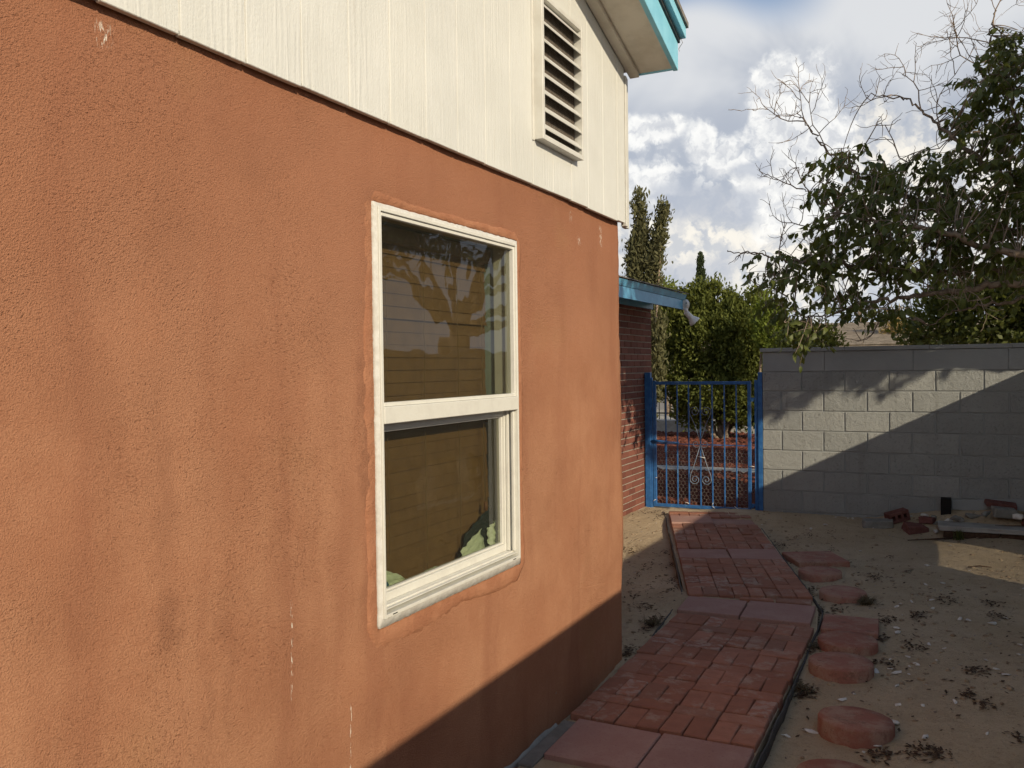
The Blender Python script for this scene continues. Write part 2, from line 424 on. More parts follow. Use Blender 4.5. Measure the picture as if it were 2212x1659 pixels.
def f_brickpath(T, b, co):
    p = geo_pos(T); r = orand(T)
    c = T.mix(r, (0.285, 0.125, 0.080), (0.410, 0.195, 0.130))
    c = T.mix(T.ramp(T.math('FRACT', T.math('MULTIPLY', r, 17.3)), 0.80, 0.95, 0.0, 0.55), c, (0.27, 0.16, 0.115))
    n = T.noise(p, 16, 6, 0.65)
    c = T.mix(T.ramp(n, 0.35, 0.7, 0.0, 0.4), c, (0.20, 0.095, 0.066))
    sm = T.noise(T.vmath('ADD', p, (3, 0, 1)), 7.0, 6, 0.7)
    c = T.mix(T.ramp(sm, 0.52, 0.68, 0.0, 0.65), c, (0.43, 0.335, 0.265))
    pale = T.ramp(T.math('FRACT', T.math('MULTIPLY', r, 53.7)), 0.90, 0.955, 0.0, 1.0)
    c = T.mix(T.math('MULTIPLY', pale, T.ramp(T.noise(p, 26, 3, 0.6), 0.42, 0.62, 0.0, 0.65)), c, (0.42, 0.33, 0.28))
    setc(T, b, c)
    bump(T, b, T.math('ADD', T.noise(p, 130, 4, 0.65), T.math('MULTIPLY', T.noise(p, 22, 3, 0.5), 1.2)), 0.004, 0.7)
M['paver'] = mat('red_brick_paver', f_brickpath, 0.88, 0.15)
def f_slab(T, b, co):
    p = geo_pos(T); r = orand(T)
    c = T.mix(r, (0.31, 0.180, 0.150), (0.38, 0.222, 0.185))
    c = T.mix(T.ramp(T.noise(p, 6, 6, 0.65), 0.40, 0.70, 0.0, 0.5), c, (0.44, 0.305, 0.25))
    c = T.mix(T.ramp(T.noise(p, 95, 3, 0.6), 0.55, 0.7, 0.0, 0.35), c, (0.20, 0.095, 0.08))
    setc(T, b, c); bump(T, b, T.noise(p, 190, 4, 0.6), 0.0025, 0.7)
M['slab'] = mat('red_concrete_slab', f_slab, 0.88, 0.15)
def f_stone(T, b, co):
    p = geo_pos(T); r = orand(T)
    c = T.mix(r, (0.300, 0.122, 0.084), (0.365, 0.175, 0.130))
    c = T.mix(T.ramp(T.noise(p, 8, 6, 0.7), 0.40, 0.66, 0.0, 0.75), c, (0.40, 0.275, 0.20))
    c = T.mix(T.ramp(T.noise(T.vmath('ADD', p, (7, 1, 3)), 15, 5, 0.75), 0.54, 0.66, 0.0, 0.7), c, (0.20, 0.105, 0.075))
    c = T.mix(T.ramp(T.noise(p, 140, 3, 0.6), 0.55, 0.7, 0.0, 0.4), c, (0.18, 0.07, 0.05))
    setc(T, b, c); bump(T, b, T.noise(p, 170, 4, 0.65), 0.004, 0.7)
M['stone'] = mat('red_stepping_stone', f_stone, 0.9, 0.15)
def f_sand(T, b, co):
    p = geo_pos(T)
    c = T.mix(T.ramp(T.noise(p, 1.5, 6, 0.6), 0.32, 0.68), (0.470, 0.362, 0.232), (0.56, 0.445, 0.298))
    c = T.mix(T.ramp(T.noise(p, 11, 6, 0.7), 0.50, 0.72, 0.0, 0.5), c, (0.33, 0.245, 0.160))
    c = T.mix(T.ramp(T.noise(p, 120, 3, 0.7), 0.56, 0.70, 0.0, 0.55), c, (0.20, 0.14, 0.095))
    c = T.mix(T.ramp(T.noise(T.vmath('ADD', p, (4, 4, 4)), 210, 2, 0.6), 0.63, 0.72, 0.0, 0.6), c, (0.58, 0.49, 0.38))
    setc(T, b, c)
    h = T.math('ADD', T.math('MULTIPLY', T.noise(p, 28, 6, 0.65), 2.2), T.noise(p, 160, 4, 0.7))
    bump(T, b, h, 0.012, 0.85)
M['sand'] = mat('dry_sand', f_sand, 0.95, 0.1)
def f_block(T, b, co):
    p = geo_pos(T); r = orand(T)
    c = T.mix(r, (0.300, 0.311, 0.302), (0.355, 0.364, 0.350))
    ws = T.noise(T.vmath('MULTIPLY', p, (9, 1, 0.9)), 1.0, 4, 0.65)
    c = T.mix(T.ramp(ws, 0.52, 0.72, 0.0, 0.45), c, (0.22, 0.222, 0.205))
    c = T.mix(T.ramp(T.noise(p, 5, 6, 0.62), 0.40, 0.72, 0.0, 0.4), c, (0.265, 0.275, 0.268))
    pit = T.noise(T.vmath('MULTIPLY', p, (1, 1, 1.5)), 75, 4, 0.7)
    pm = T.ramp(pit, 0.30, 0.42, 1.0, 0.0)
    c = T.mix(T.math('MULTIPLY', pm, 0.35), c, (0.16, 0.155, 0.145))
    setc(T, b, c)
    h = T.math('SUBTRACT', T.math('ADD', T.math('MULTIPLY', T.noise(p, 95, 4, 0.65), 1.0), T.math('MULTIPLY', T.noise(p, 24, 3, 0.5), 1.0)), T.math('MULTIPLY', pm, 0.9))
    bump(T, b, h, 0.010, 0.8)
M['block'] = mat('grey_painted_block', f_block, 0.9, 0.15)
def f_block_smooth(T, b, co):
    p = geo_pos(T)
    c = T.mix(T.ramp(T.noise(p, 4, 5, 0.6), 0.35, 0.7), (0.305, 0.32, 0.318), (0.34, 0.352, 0.348))
    setc(T, b, c); bump(T, b, T.math('ADD', T.noise(p, 40, 4, 0.6), T.noise(p, 8, 2, 0.5)), 0.004, 0.6)
M['block_smooth'] = mat('smooth_grey_block', f_block_smooth, 0.9, 0.15)
def f_hbrick(T, b, co):
    p = geo_pos(T); r = orand(T)
    c = T.mix(r, (0.150, 0.056, 0.042), (0.225, 0.088, 0.062))
    c = T.mix(T.ramp(T.noise(p, 30, 5, 0.65), 0.5, 0.72, 0.0, 0.5), c, (0.15, 0.06, 0.045))
    setc(T, b, c); bump(T, b, T.noise(p, 120, 4, 0.6), 0.004, 0.7)
M['wing_brick'] = mat('dark_red_brick', f_hbrick, 0.85, 0.2)
M['mortar'] = plain('grey_mortar', (0.36, 0.325, 0.275), (0.28, 0.25, 0.21), 30, 0.95, 0.1, 0.004, 150)
M['wood_blind'] = plain('brown_wood_slat', (0.215, 0.124, 0.052), (0.178, 0.100, 0.042), 16, 0.5, 0.3)
M['cord'] = plain('tan_cord', (0.22, 0.15, 0.075), None, 30, 0.8, 0.1)
M['tassel'] = plain('wooden_tassel', (0.22, 0.10, 0.045), None, 30, 0.4, 0.4)
def f_paper(T, b, co):
    p = geo_pos(T)
    setc(T, b, T.mix(T.ramp(T.noise(p, 30, 4, 0.6), 0.35, 0.7), (0.60, 0.70, 0.53), (0.68, 0.76, 0.60)))
M['paper'] = mat('pale_green_paper', f_paper, 0.8, 0.1)
M['bluepaper'] = plain('blue_paper', (0.05, 0.16, 0.26), None, 20, 0.7, 0.2)
M['darkcloth'] = plain('dark_cloth', (0.03, 0.045, 0.045), None, 20, 0.9, 0.1)
def f_glass():
    m = bpy.data.materials.new('window_glass'); m.use_nodes = True
    T = NT(m.node_tree); T.n.remove(T.n['Principled BSDF'])
    out = T.n['Material Output']
    p = geo_pos(T)
    tr = T.node('ShaderNodeBsdfTransparent', {'Color': (0.74, 0.75, 0.69, 1)})
    nrm = T.node('ShaderNodeBump', {'Height': T.noise(p, 3.2, 2, 0.5), 'Distance': 0.006, 'Strength': 0.5}).outputs[0]
    gl = T.node('ShaderNodeBsdfGlossy', {'Color': (0.95, 0.97, 1, 1), 'Roughness': 0.012, 'Normal': nrm})
    fr = T.node('ShaderNodeFresnel', {'IOR': 1.48}).outputs[0]
    fac = T.math('MULTIPLY', T.math('MULTIPLY', fr, 0.95, clamp=True), T.math('SUBTRACT', 1.0, T.node('ShaderNodeNewGeometry').outputs['Backfacing']))
    mx = T.node('ShaderNodeMixShader', {0: fac, 1: tr.outputs[0], 2: gl.outputs[0]})
    df = T.node('ShaderNodeBsdfDiffuse', {'Color': (0.55, 0.52, 0.45, 1)})
    dirt = T.math('ADD', 0.012, T.math('MULTIPLY', T.ramp(T.noise(T.vmath('MULTIPLY', p, (1, 60, 9)), 1.0, 4, 0.7), 0.66, 0.78), 0.10))
    mx2 = T.node('ShaderNodeMixShader', {0: dirt, 1: mx.outputs[0], 2: df.outputs[0]})
    T.t.links.new(mx2.outputs[0], out.inputs['Surface'])
    return m
M['glass'] = f_glass()
M['rust'] = plain('dark_rusty_stick', (0.06, 0.035, 0.022), (0.10, 0.06, 0.04), 30, 0.9, 0.1)
M['debris_grey'] = plain('grey_rubble', (0.20, 0.195, 0.175), (0.28, 0.27, 0.24), 12, 0.95, 0.1, 0.004, 70)
M['redrubble'] = plain('red_rubble', (0.145, 0.060, 0.050), (0.20, 0.095, 0.080), 18, 0.95, 0.1, 0.004, 90)
M['white_stone'] = plain('white_stone_chip', (0.60, 0.57, 0.51), (0.74, 0.71, 0.65), 60, 0.8, 0.2)
M['black'] = plain('black_plastic', (0.012, 0.011, 0.010), None, 10, 0.7, 0.2)

# ================================================================== GROUND
def smooth(e0, e1, x):
    t = np.clip((x - e0) / (e1 - e0), 0, 1); return t * t * (3 - 2 * t)
_ph = [(random.uniform(1.0, 9.0), random.uniform(0, 6.28), random.uniform(0, 6.28)) for _ in range(14)]
def ground_z(x, y):
    x = np.asarray(x, float); y = np.asarray(y, float)
    z = 0.19 * smooth(0.55, 1.55, x) * smooth(8.75, 9.35, y)
    yard = smooth(-1.7, -1.4, x) * (1 - smooth(2.6, 2.8, x)) * smooth(-3, 0, y) * (1 - smooth(9.4, 9.6, y))
    n = 0
    for i, (f, a, b) in enumerate(_ph):
        th = i * 2.399
        n = n + np.sin(f * (x * math.cos(th) + y * math.sin(th)) + a) * 0.010 / (0.5 + f * 0.25)
    return z + n * yard - 0.004
def axis(a, dense0, dense1, step, b):
    L = [a]
    v = dense0; out = []
    d = step * 2
    w = dense0
    while w > a:
        out.append(w); w -= d; d *= 1.6
    out = [a] + out[::-1]
    v = dense0 + step
    while v < dense1: out.append(v); v += step
    d = step * 2; w = dense1
    while w < b: out.append(w); w += d; d *= 1.6
    out.append(b)
    return np.array(out)
gx = axis(-400, -1.7, 2.9, 0.035, 400); gy = axis(-300, 1.5, 9.6, 0.035, 700)
GX, GY = np.meshgrid(gx, gy, indexing='ij')
GZ = ground_z(GX, GY)
near = (GX > -1.7) & (GX < 2.9) & (GY > 1.5) & (GY < 9.6)
GZ = GZ + near * rng.normal(0, 0.0022, GX.shape)
V = np.stack([GX, GY, GZ], -1).reshape(-1, 3)
nx, ny = GX.shape
i = (np.arange(nx - 1)[:, None] * ny + np.arange(ny - 1)[None, :]).ravel()
F4 = np.stack([i, i + ny, i + ny + 1, i + 1], -1)
ground = obj('ground', mesh_np('ground', V, F4, True), M['sand'])
tag(ground, 'tan dry sandy ground of the side yard', None, None, 'structure')
def gz(x, y): return float(ground_z(x, y))

# ================================================================== STUCCO HOUSE
house = empty('stucco_house', (0, 0, 0))
tag(house, 'terracotta stucco house wall with white board gable and turquoise roof edge', 'house')
RAKE = 0.29; EZ = 3.10; EY = 4.46; RY = 0.30          # soffit height at the corner, corner position, ridge position
def rake_z(y): return EZ + RAKE * (EY - y) if y >= RY else EZ + RAKE * (EY - RY) - RAKE * (RY - y)
WY0, WY1, WZ0, WZ1 = 2.176, 3.118, 0.803, 2.058        # opening in the wall
def build_front():
    ys = np.unique(np.concatenate([np.arange(-3.9, 0.9, 0.3), np.arange(0.9, 4.36, 0.03), [WY0, WY1, 4.352, 4.36]]))
    ys = ys[np.concatenate([[True], np.diff(ys) > 0.004])]
    ys[np.argmin(abs(ys - WY0))] = WY0; ys[np.argmin(abs(ys - WY1))] = WY1; ys[-1] = 4.36
    zs = np.unique(np.concatenate([np.arange(-0.1, 2.36, 0.03), [WZ0, WZ1]]))
    zs = zs[np.concatenate([[True], np.diff(zs) > 0.004])]
    zs[np.argmin(abs(zs - WZ0))] = WZ0; zs[np.argmin(abs(zs - WZ1))] = WZ1
    Yg, Zg = np.meshgrid(ys, zs, indexing='ij')
    X = np.zeros_like(Yg)
    r2 = np.random.default_rng(3)
    for k in range(22):
        f = 2 ** r2.uniform(0.5, 4.6); th = r2.uniform(0, 6.28)
        X += np.sin(f * (Yg * np.cos(th) + Zg * np.sin(th)) + r2.uniform(0, 6.28)) * 0.006 / (1 + 0.5 * f)
    X += r2.normal(0, 0.0006, X.shape)
    edge = np.minimum.reduce([abs(Yg - WY0) + 10 * ((Zg < WZ0 - .01) | (Zg > WZ1 + .01)), abs(Yg - WY1) + 10 * ((Zg < WZ0 - .01) | (Zg > WZ1 + .01)), abs(Zg - WZ0) + 10 * ((Yg < WY0 - .01) | (Yg > WY1 + .01)), abs(Zg - WZ1) + 10 * ((Yg < WY0 - .01) | (Yg > WY1 + .01))])
    X *= np.clip(edge / 0.06, 0, 1)
    Yo = Yg.copy()
    lastc = Yg > 4.355
    X = np.where(lastc, -0.008, X)
    wob = (np.sin(zs * 21) * 0.0015 + np.sin(zs * 57 + 1) * 0.0012 + r2.normal(0, 0.0012, len(zs)))
    Yo = Yo + np.where(Yg > 4.33, wob[None, :], 0)
    Vf = np.stack([X, Yo, Zg], -1).reshape(-1, 3)
    a, b = Yg.shape
    fs = []
    for i in range(a - 1):
        ym = (ys[i] + ys[i + 1]) / 2
        for j in range(b - 1):
            zm = (zs[j] + zs[j + 1]) / 2
            if WY0 < ym < WY1 and WZ0 < zm < WZ1: continue
            k = i * b + j; fs.append((k, k + b, k + b + 1, k + 1))
    me = mesh_np('wall', Vf, fs, True)
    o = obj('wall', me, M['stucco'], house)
    return o
build_front()
# the rest of the wall's thickness and the other walls
bm = bmesh.new()
box_into(bm, -0.16, -0.012, -3.9, WY0, -0.1, 2.36); box_into(bm, -0.16, -0.012, WY1, 4.345, -0.1, 2.36)
box_into(bm, -0.16, -0.012, WY0, WY1, -0.1, WZ0); box_into(bm, -0.16, -0.012, WY0, WY1, WZ1, 2.36)
obj('wall_core', bm_mesh('wall_core', bm), M['jamb'], house)
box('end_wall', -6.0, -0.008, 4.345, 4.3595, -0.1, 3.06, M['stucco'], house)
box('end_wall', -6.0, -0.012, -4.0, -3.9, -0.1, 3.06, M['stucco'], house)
prism('rear_wall', [(-3.9, -0.1), (4.34, -0.1), (4.34, 3.0), (RY, rake_z(RY) - 0.02), (-3.9, 2.95)], 'x', -6.1, -6.0, M['stucco'], house)
box('room_wall', -3.3, -3.2, -3.8, 4.3, 0, 2.34, M['room'], house)
box('ceiling', -5.9, -0.165, -3.85, 4.33, 2.345, 2.36, M['room'], house)
box('floor', -5.9, -0.165, -3.85, 4.33, -0.05, 0.0, M['room'], house)
# rough plaster band round the window
def ring_band():
    r2 = np.random.default_rng(11)
    path = []
    o = 0.004
    Y0, Y1, Z0, Z1 = 2.160 - o, 3.128 + o, 0.788 - o, 2.068 + o
    step = 0.02
    def seg(p, q, n):
        m = max(2, int(math.hypot(q[0] - p[0], q[1] - p[1]) / step))
        for k in range(m):
            t = k / m; path.append((p[0] + (q[0] - p[0]) * t, p[1] + (q[1] - p[1]) * t, n))
    seg((Y0, Z0), (Y1, Z0), (0, -1)); seg((Y1, Z0), (Y1, Z1), (1, 0)); seg((Y1, Z1), (Y0, Z1), (0, 1)); seg((Y0, Z1), (Y0, Z0), (-1, 0))
    N = len(path); V = []; Fc = []
    w = 0.050 + 0.007 * np.sin(np.arange(N) * 0.17) + np.convolve(r2.normal(0, 0.008, N), np.ones(5) / 5, 'same')
    for k, (y, z, n) in enumerate(path):
        ny, nz = n
        # corners blend
        prof = [(0.0, 0.0035), (0.25, 0.0075), (0.7, 0.0060), (0.95, 0.0030), (1.06, -0.003)]
        wk = w[k] * (0.55 if nz == 1 else (1.15 if nz == -1 else 0.85 if ny == 1 else 1.0))
        for (t, h) in prof:
            V.append((h + (r2.normal(0, 0.0012) if 0.1 < t < 1 else 0), y + ny * wk * t, z + nz * wk * t))
    m = 5
    for k in range(N):
        k2 = (k + 1) % N
        if path[k][2] != path[k2][2]: pass
        for j in range(m - 1): Fc.append((k * m + j, k * m + j + 1, k2 * m + j + 1, k2 * m + j))
    me = mesh_np('plaster_band', V, Fc, True)
    obj('plaster_band', me, M['band'], house)
ring_band()
# white lime line and concrete footing lip at the foot of the wall
pts = [(0.006 + 0.003 * math.sin(k * 1.7) + random.uniform(-.003, .003), 1.0 + k * 0.055) for k in range(46)]
bmf = Batch()
Vv = []; Ff = []
for k, (x, y) in enumerate(pts):
    Vv += [(0.0, y, 0.026 + random.uniform(-.012, .008)), (x, y, 0.016 + random.uniform(-.006, .006)), (x + 0.004, y, 0.0)]
for k in range(len(pts) - 1):
    for j in range(2): Ff.append((k * 3 + j, k * 3 + j + 1, k * 3 + 4 + j, k * 3 + 3 + j))
obj('footing_lip', mesh_np('footing_lip', Vv, Ff), M['concrete'], house)

# siding boards
for k in range(-26, 16):
    y0 = 1.216 + 0.2028 * k; y1 = y0 + 0.2028
    if y0 < -3.85: continue
    y1 = min(y1, 4.372)
    if y1 - y0 < 0.02: continue
    g = 0.0022; zb = 2.309 + random.uniform(-0.003, 0.0025)
    zz = [(y0 + g, zb), (y1 - g, zb + random.uniform(-0.001, 0.001)), (y1 - g, rake_z(y1) - 0.004)]
    if y0 < RY < y1: zz.append((RY, rake_z(RY) - 0.004))
    zz.append((y0 + g, rake_z(y0) - 0.004))
    xo = random.uniform(-0.0008, 0.0008)
    prism('siding_board', zz, 'x', 0.012, 0.030 + xo, M['siding'], house, 0.0018)
# backing behind the boards (painted grooves)
zz = [(-3.85, 2.317), (4.37, 2.317), (4.37, rake_z(4.37) - 0.008), (RY, rake_z(RY) - 0.008), (-3.85, rake_z(-3.85) - 0.008)]
prism('sheathing', zz, 'x', -0.006, 0.0265, M['trim'], house)
box('corner_trim', 0.005, 0.036, 4.376, 4.402, 2.296, 3.075, M['trim'], house, 0.002)
box('corner_trim', 0.0, 0.024, 4.405, 4.452, 2.292, 3.080, M['trim'], house, 0.002)
# rake: frieze strip, soffit, boards, roof
def rake_piece(name, x0, x1, dz0, dz1, y_end, m, bev=0.0):
    for (ya, yb) in ((RY, y_end), (-3.95, RY)):
        zz = [(ya, rake_z(ya) + dz0), (yb, (EZ + RAKE * (EY - yb) if yb > RY else rake_z(yb)) + dz0),
              (yb, (EZ + RAKE * (EY - yb) if yb > RY else rake_z(yb)) + dz1), (ya, rake_z(ya) + dz1)]
        prism(name, zz, 'x', x0, x1, m, house, bev)
rake_piece('soffit', 0.028, 0.262, 0.0, 0.014, 4.462, M['soffit'])
rake_piece('soffit_moulding', 0.034, 0.085, -0.022, -0.001, 4.458, M['soffit'], 0.002)
rake_piece('rake_fascia', 0.264, 0.290, -0.012, 0.128, 4.470, M['turq'], 0.002)
rake_piece('drip_edge', 0.266, 0.300, 0.130, 0.150, 4.474, M['black_metal'])  # drip edge, its black also painting in the shadow gap
rake_piece('shingle_moulding', 0.292, 0.330, 0.1515, 0.205, 4.480, M['turq'], 0.002)
rake_piece('roof_slope', -6.2, 0.342, 0.2065, 0.232, 4.486, M['shingle'])
rake_piece('roof_deck', -6.15, 0.262, 0.016, 0.12, 4.46, M['soffit'])
box('soffit_return', 0.028, 0.262, 4.4635, 4.472, 3.092, 3.30, M['turq'], house)
# bent wire under the drip edge
w0 = Vector((0.300, 4.452, 3.232))
tube('wire_hook', [w0, w0 + Vector((0.012, 0, 0.004)), w0 + Vector((0.018, 0.006, -0.012)), w0 + Vector((0.004, 0.02, -0.02)), w0 + Vector((-0.01, 0.03, -0.032)), w0 + Vector((-0.006, 0.03, -0.045))], 0.0015, M['wire'], house, 5)

# gable vent
VY0, VY1, VZ0, VZ1 = 3.255, 3.695, 2.492, 3.085
bm = bmesh.new()
for (a, b, c, d) in ((VY0, VY0 + 0.022, VZ0, VZ1), (VY1 - 0.012, VY1, VZ0, VZ1)): box_into(bm, 0.026, 0.072, a, b, c, d, 0.0015)
box_into(bm, 0.026, 0.070, VY0 + 0.0225, VY1 - 0.0125, VZ1 - 0.020, VZ1 - 0.001, 0.0015)
vent = obj('gable_vent', bm_mesh('gable_vent', bm), M['trim'], house)
prism('sill', [(VY0 + 0.023, VZ0), (VY1 - 0.013, VZ0), (VY1 - 0.013, VZ0 + 0.022), (VY0 + 0.023, VZ0 + 0.022)], 'x', 0.030, 0.071, M['trim'], vent, 0.0015)
box('flange', 0.0305, 0.0345, VY0 - 0.018, VY0 - 0.0005, VZ0 - 0.004, VZ1 + 0.012, M['trim'], vent)
NL = 8
for k in range(NL):
    zc = VZ0 + 0.062 + k * 0.0705
    zz = [(0.066, zc - 0.016), (0.069, zc - 0.013), (0.018 - 0.012, zc + 0.036), (0.015 - 0.012, zc + 0.033)]
    prism('louver', [(0.0690, zc - 0.017), (0.0705, zc - 0.013), (0.0435, zc + 0.019), (0.0400, zc + 0.017)], 'y', VY0 + 0.0225, VY1 - 0.0125, M['trim'], vent)
# insect screen
b_ = Batch()
for k in range(int((VZ1 - VZ0 - 0.06) / 0.008)):
    z = VZ0 + 0.03 + k * 0.008
    V_, F_ = tube_np([(0.0355, VY0 + 0.023, z), (0.0355, VY1 - 0.013, z)], 0.0011, 3); b_.add(V_, F_)
for k in range(int((VY1 - VY0 - 0.04) / 0.008)):
    y = VY0 + 0.024 + k * 0.008
    V_, F_ = tube_np([(0.0372, y, VZ0 + 0.024), (0.0372, y, VZ1 - 0.022)], 0.0011, 3); b_.add(V_, F_)
tag(obj('insect_screen', b_.mesh('insect_screen'), M['wire'], vent), kind='stuff')
box('backing', 0.0310, 0.0325, VY0 + 0.0225, VY1 - 0.0125, VZ0 + 0.023, VZ1 - 0.021, M['black'], vent)  # black sheet painting in the shade inside the vent, siding lies behind

# window
win = None
def ring(name, y0, y1, z0, z1, w, x0, x1, m, parent, bev=0.0012, wl=None, wr=None, wb=None, wt=None):
    wl = w if wl is None else wl; wr = w if wr is None else wr; wb = w if wb is None else wb; wt = w if wt is None else wt
    bm = bmesh.new()
    box_into(bm, x0, x1, y0, y0 + wl, z0, z1, bev); box_into(bm, x0, x1, y1 - wr, y1, z0, z1, bev)
    box_into(bm, x0, x1 - 0.0004, y0 + wl, y1 - wr, z0, z0 + wb, bev); box_into(bm, x0, x1 - 0.0004, y0 + wl, y1 - wr, z1 - wt, z1, bev)
    return obj(name, bm_mesh(name, bm), m, parent)
def flange():
    # thin white flange, edge ragged where stucco laps it
    r2 = np.random.default_rng(5); V = []; Fc = []
    path = []
    Y0, Y1, Z0, Z1 = 2.162, 3.127, 0.790, 2.067
    def seg(p, q):
        m = int(math.hypot(q[0] - p[0], q[1] - p[1]) / 0.012)
        for k in range(m):
            t = k / m; path.append((p[0] + (q[0] - p[0]) * t, p[1] + (q[1] - p[1]) * t))
    seg((Y0, Z0), (Y1, Z0)); seg((Y1, Z0), (Y1, Z1)); seg((Y1, Z1), (Y0, Z1)); seg((Y0, Z1), (Y0, Z0))
    for (y, z) in path:
        iy = min(max(y, Y0 + 0.021), Y1 - 0.013); iz = min(max(z, Z0 + 0.034), Z1 - 0.018)
        j = r2.normal(0, 0.0008)
        dy = -1 if y == Y0 else 1 if y == Y1 else 0; dz = -1 if z == Z0 else 1 if z == Z1 else 0
        V += [(0.0005, y + dy * j, z + dz * j), (0.0098, y + dy * j * 1.0, z + dz * j), (0.0108, iy, iz)]
    N = len(path)
    for k in range(N):
        k2 = (k + 1) % N
        for j in range(2): Fc.append((k * 3 + j, k * 3 + j + 1, k2 * 3 + j + 1, k2 * 3 + j))
    return obj('window', mesh_np('window', V, Fc), M['caulk'], house)
win = flange()
ring('outer_frame', 2.180, 3.115, 0.815, 2.054, 0.011, -0.085, 0.0165, M['vinyl'], win)
ring('upper_bead', 2.1915, 3.1035, 1.455, 2.0425, 0.012, -0.03, 0.010, M['vinyl'], win)
box('meeting_rail', -0.03, 0.0195, 2.1915, 3.1035, 1.403, 1.4545, M['vinyl'], win, 0.002)
box('upper_glass', -0.010, -0.006, 2.2035, 3.0915, 1.467, 2.0305, M['glass'], win)
ring('lower_sash', 2.1915, 3.1035, 0.846, 1.4025, 0.026, -0.062, -0.032, M['vinyl'], win, wt=0.022)
ring('lower_bead', 2.2180, 3.0770, 0.8725, 1.3800, 0.007, -0.062, -0.040, M['vinyl'], win)
box('lower_glass', -0.055, -0.051, 2.2255, 3.0695, 0.880, 1.373, M['glass'], win)
box('sill_step', -0.062, -0.008, 2.1915, 3.1035, 0.8375, 0.8455, M['vinyl'], win, 0.001)
box('sill_step', -0.062, 0.008, 2.1915, 3.1035, 0.8372, 0.8405, M['vinyl'], win, 0.0008)
for (xa, xb, ya) in ((-0.030, -0.020, 3.086), (-0.008, 0.002, 3.090)):
    box('jamb_track', xa, xb, ya, 3.1035, 0.8465, 1.4025, M['vinyl'], win, 0.001)
    box('jamb_track', xa, xb, 2.1915, 2.1915 + 3.1035 - ya, 0.8465, 1.4025, M['vinyl'], win, 0.001)
box('jamb_return', -0.20, -0.086, 3.1185, 3.135, 0.80, 2.06, M['jamb'], win)
box('jamb_return', -0.20, -0.086, 2.160, 2.1755, 0.80, 2.06, M['jamb'], win)
box('stool', -0.24, -0.087, 2.19, 3.108, 0.790, 0.806, M['jamb'], win)
# house weep slots
for y in (2.235, 3.06): box('weep_slot', 0.0165, 0.0172, y - 0.012, y + 0.012, 0.8195, 0.8225, M['black'], win)

# wooden blind
blind = empty('window_blind', (-0.125, 2.66, 0.83))
tag(blind, 'brown wooden slat blind hanging closed inside the white window', 'blind')
def child(o, parent): o.parent = parent; o.matrix_parent_inverse = parent.matrix_basis.inverted(); return o
slat_me = None
bm = bmesh.new(); box_into(bm, -0.0255, 0.0255, -0.445, 0.445, -0.0010, 0.0010, 0.0005)
slat_me = bm_mesh('slat', bm); slat_me.materials.append(M['wood_blind'])
for k in range(27):
    z = 0.862 + k * 0.0428
    o = bpy.data.objects.new('slat', slat_me)
    o.location = (random.uniform(-.002, .002), random.uniform(-.004, .004), z - 0.83)
    ti = 85 + random.uniform(-1.5, 1.5) - (7 if k in (3, 12, 21, 26) else 0)
    o.rotation_euler = (random.uniform(-.004, .004) + (0.012 if k < 6 else 0), math.radians(ti), 0)
    link(o, blind)
for y in (2.38, 2.61, 2.845, 3.035):
    for dx in (0.024, -0.024):
        pts = [(dx + random.uniform(-.002, .002), y - 2.66 + random.uniform(-.003, .003), 0.01 + t * 0.057) for t in range(20)]
        tube('cord', pts, 0.0012, M['cord'], blind, 4)
box('bottom_rail', -0.02, 0.02, -0.447, 0.447, 0.002, 0.018, M['wood_blind'], blind, 0.003)
box('head_rail', -0.03, 0.03, -0.447, 0.447, 1.152, 1.205, M['wood_blind'], blind, 0.003)
bm = bmesh.new()
r = bmesh.ops.create_cone(bm, cap_ends=True, segments=12, radius1=0.009, radius2=0.005, depth=0.034)
ts = obj('cord_tassel', bm_mesh('cord_tassel', bm, True), M['tassel'], blind); ts.location = (0.042, 0.352, 0.20)
tube('pull_cord', [(0.03, 0.356, 1.12), (0.036, 0.354, 0.6), (0.042, 0.352, 0.215)], 0.0012, M['cord'], blind, 4)

def sheet(name, corners, m, label, cat, seed, nx=10, nz=8, amp=0.02, xo=-0.078):
    """crumpled sheet from a quad of (y,z) corners, lying against the glass"""
    r2 = np.random.default_rng(seed); c = np.array(corners, float); V = []
    for a in range(nx + 1):
        for b in range(nz + 1):
            u, v = a / nx, b / nz
            p = (c[0] * (1 - u) + c[1] * u) * (1 - v) + (c[3] * (1 - u) + c[2] * u) * v
            cr = abs(((u * 3.1 + v * 1.3 + seed * 0.37) % 1) - 0.5) + abs(((u * 1.2 - v * 2.3 + seed * 0.21) % 1) - 0.5)
            V.append((xo + (cr - 0.5) * amp - v * 0.006 + r2.normal(0, 0.0012), p[0] + r2.normal(0, 0.0016), p[1] + r2.normal(0, 0.0016)))
    Fc = [(a * (nz + 1) + b, (a + 1) * (nz + 1) + b, (a + 1) * (nz + 1) + b + 1, a * (nz + 1) + b + 1) for a in range(nx) for b in range(nz)]
    me = mesh_np(name, V, Fc)
    o = obj(name, me, m); sm = o.modifiers.new('thick', 'SOLIDIFY'); sm.thickness = 0.0012
    tag(o, label, cat, 'scraps on the window stool'); return o
sheet('paper_sheet', [(2.785, 0.850), (2.995, 0.850), (2.975, 0.950), (2.835, 0.900)], M['paper'], 'large crumpled pale green sheet at lower right of the window, under the blind', 'sheet', 1)
sheet('paper_sheet', [(3.035, 0.850), (3.098, 0.850), (3.098, 0.965), (3.020, 0.935)], M['paper'], 'narrow folded pale green strip in the lower right corner of the window', 'sheet', 2, amp=0.03)
sheet('paper_sheet', [(2.30, 0.872), (2.455, 0.850), (2.425, 0.885), (2.27, 0.945)], M['paper'], 'pale green sheet with blue below it, lower left corner of the window', 'sheet', 3)
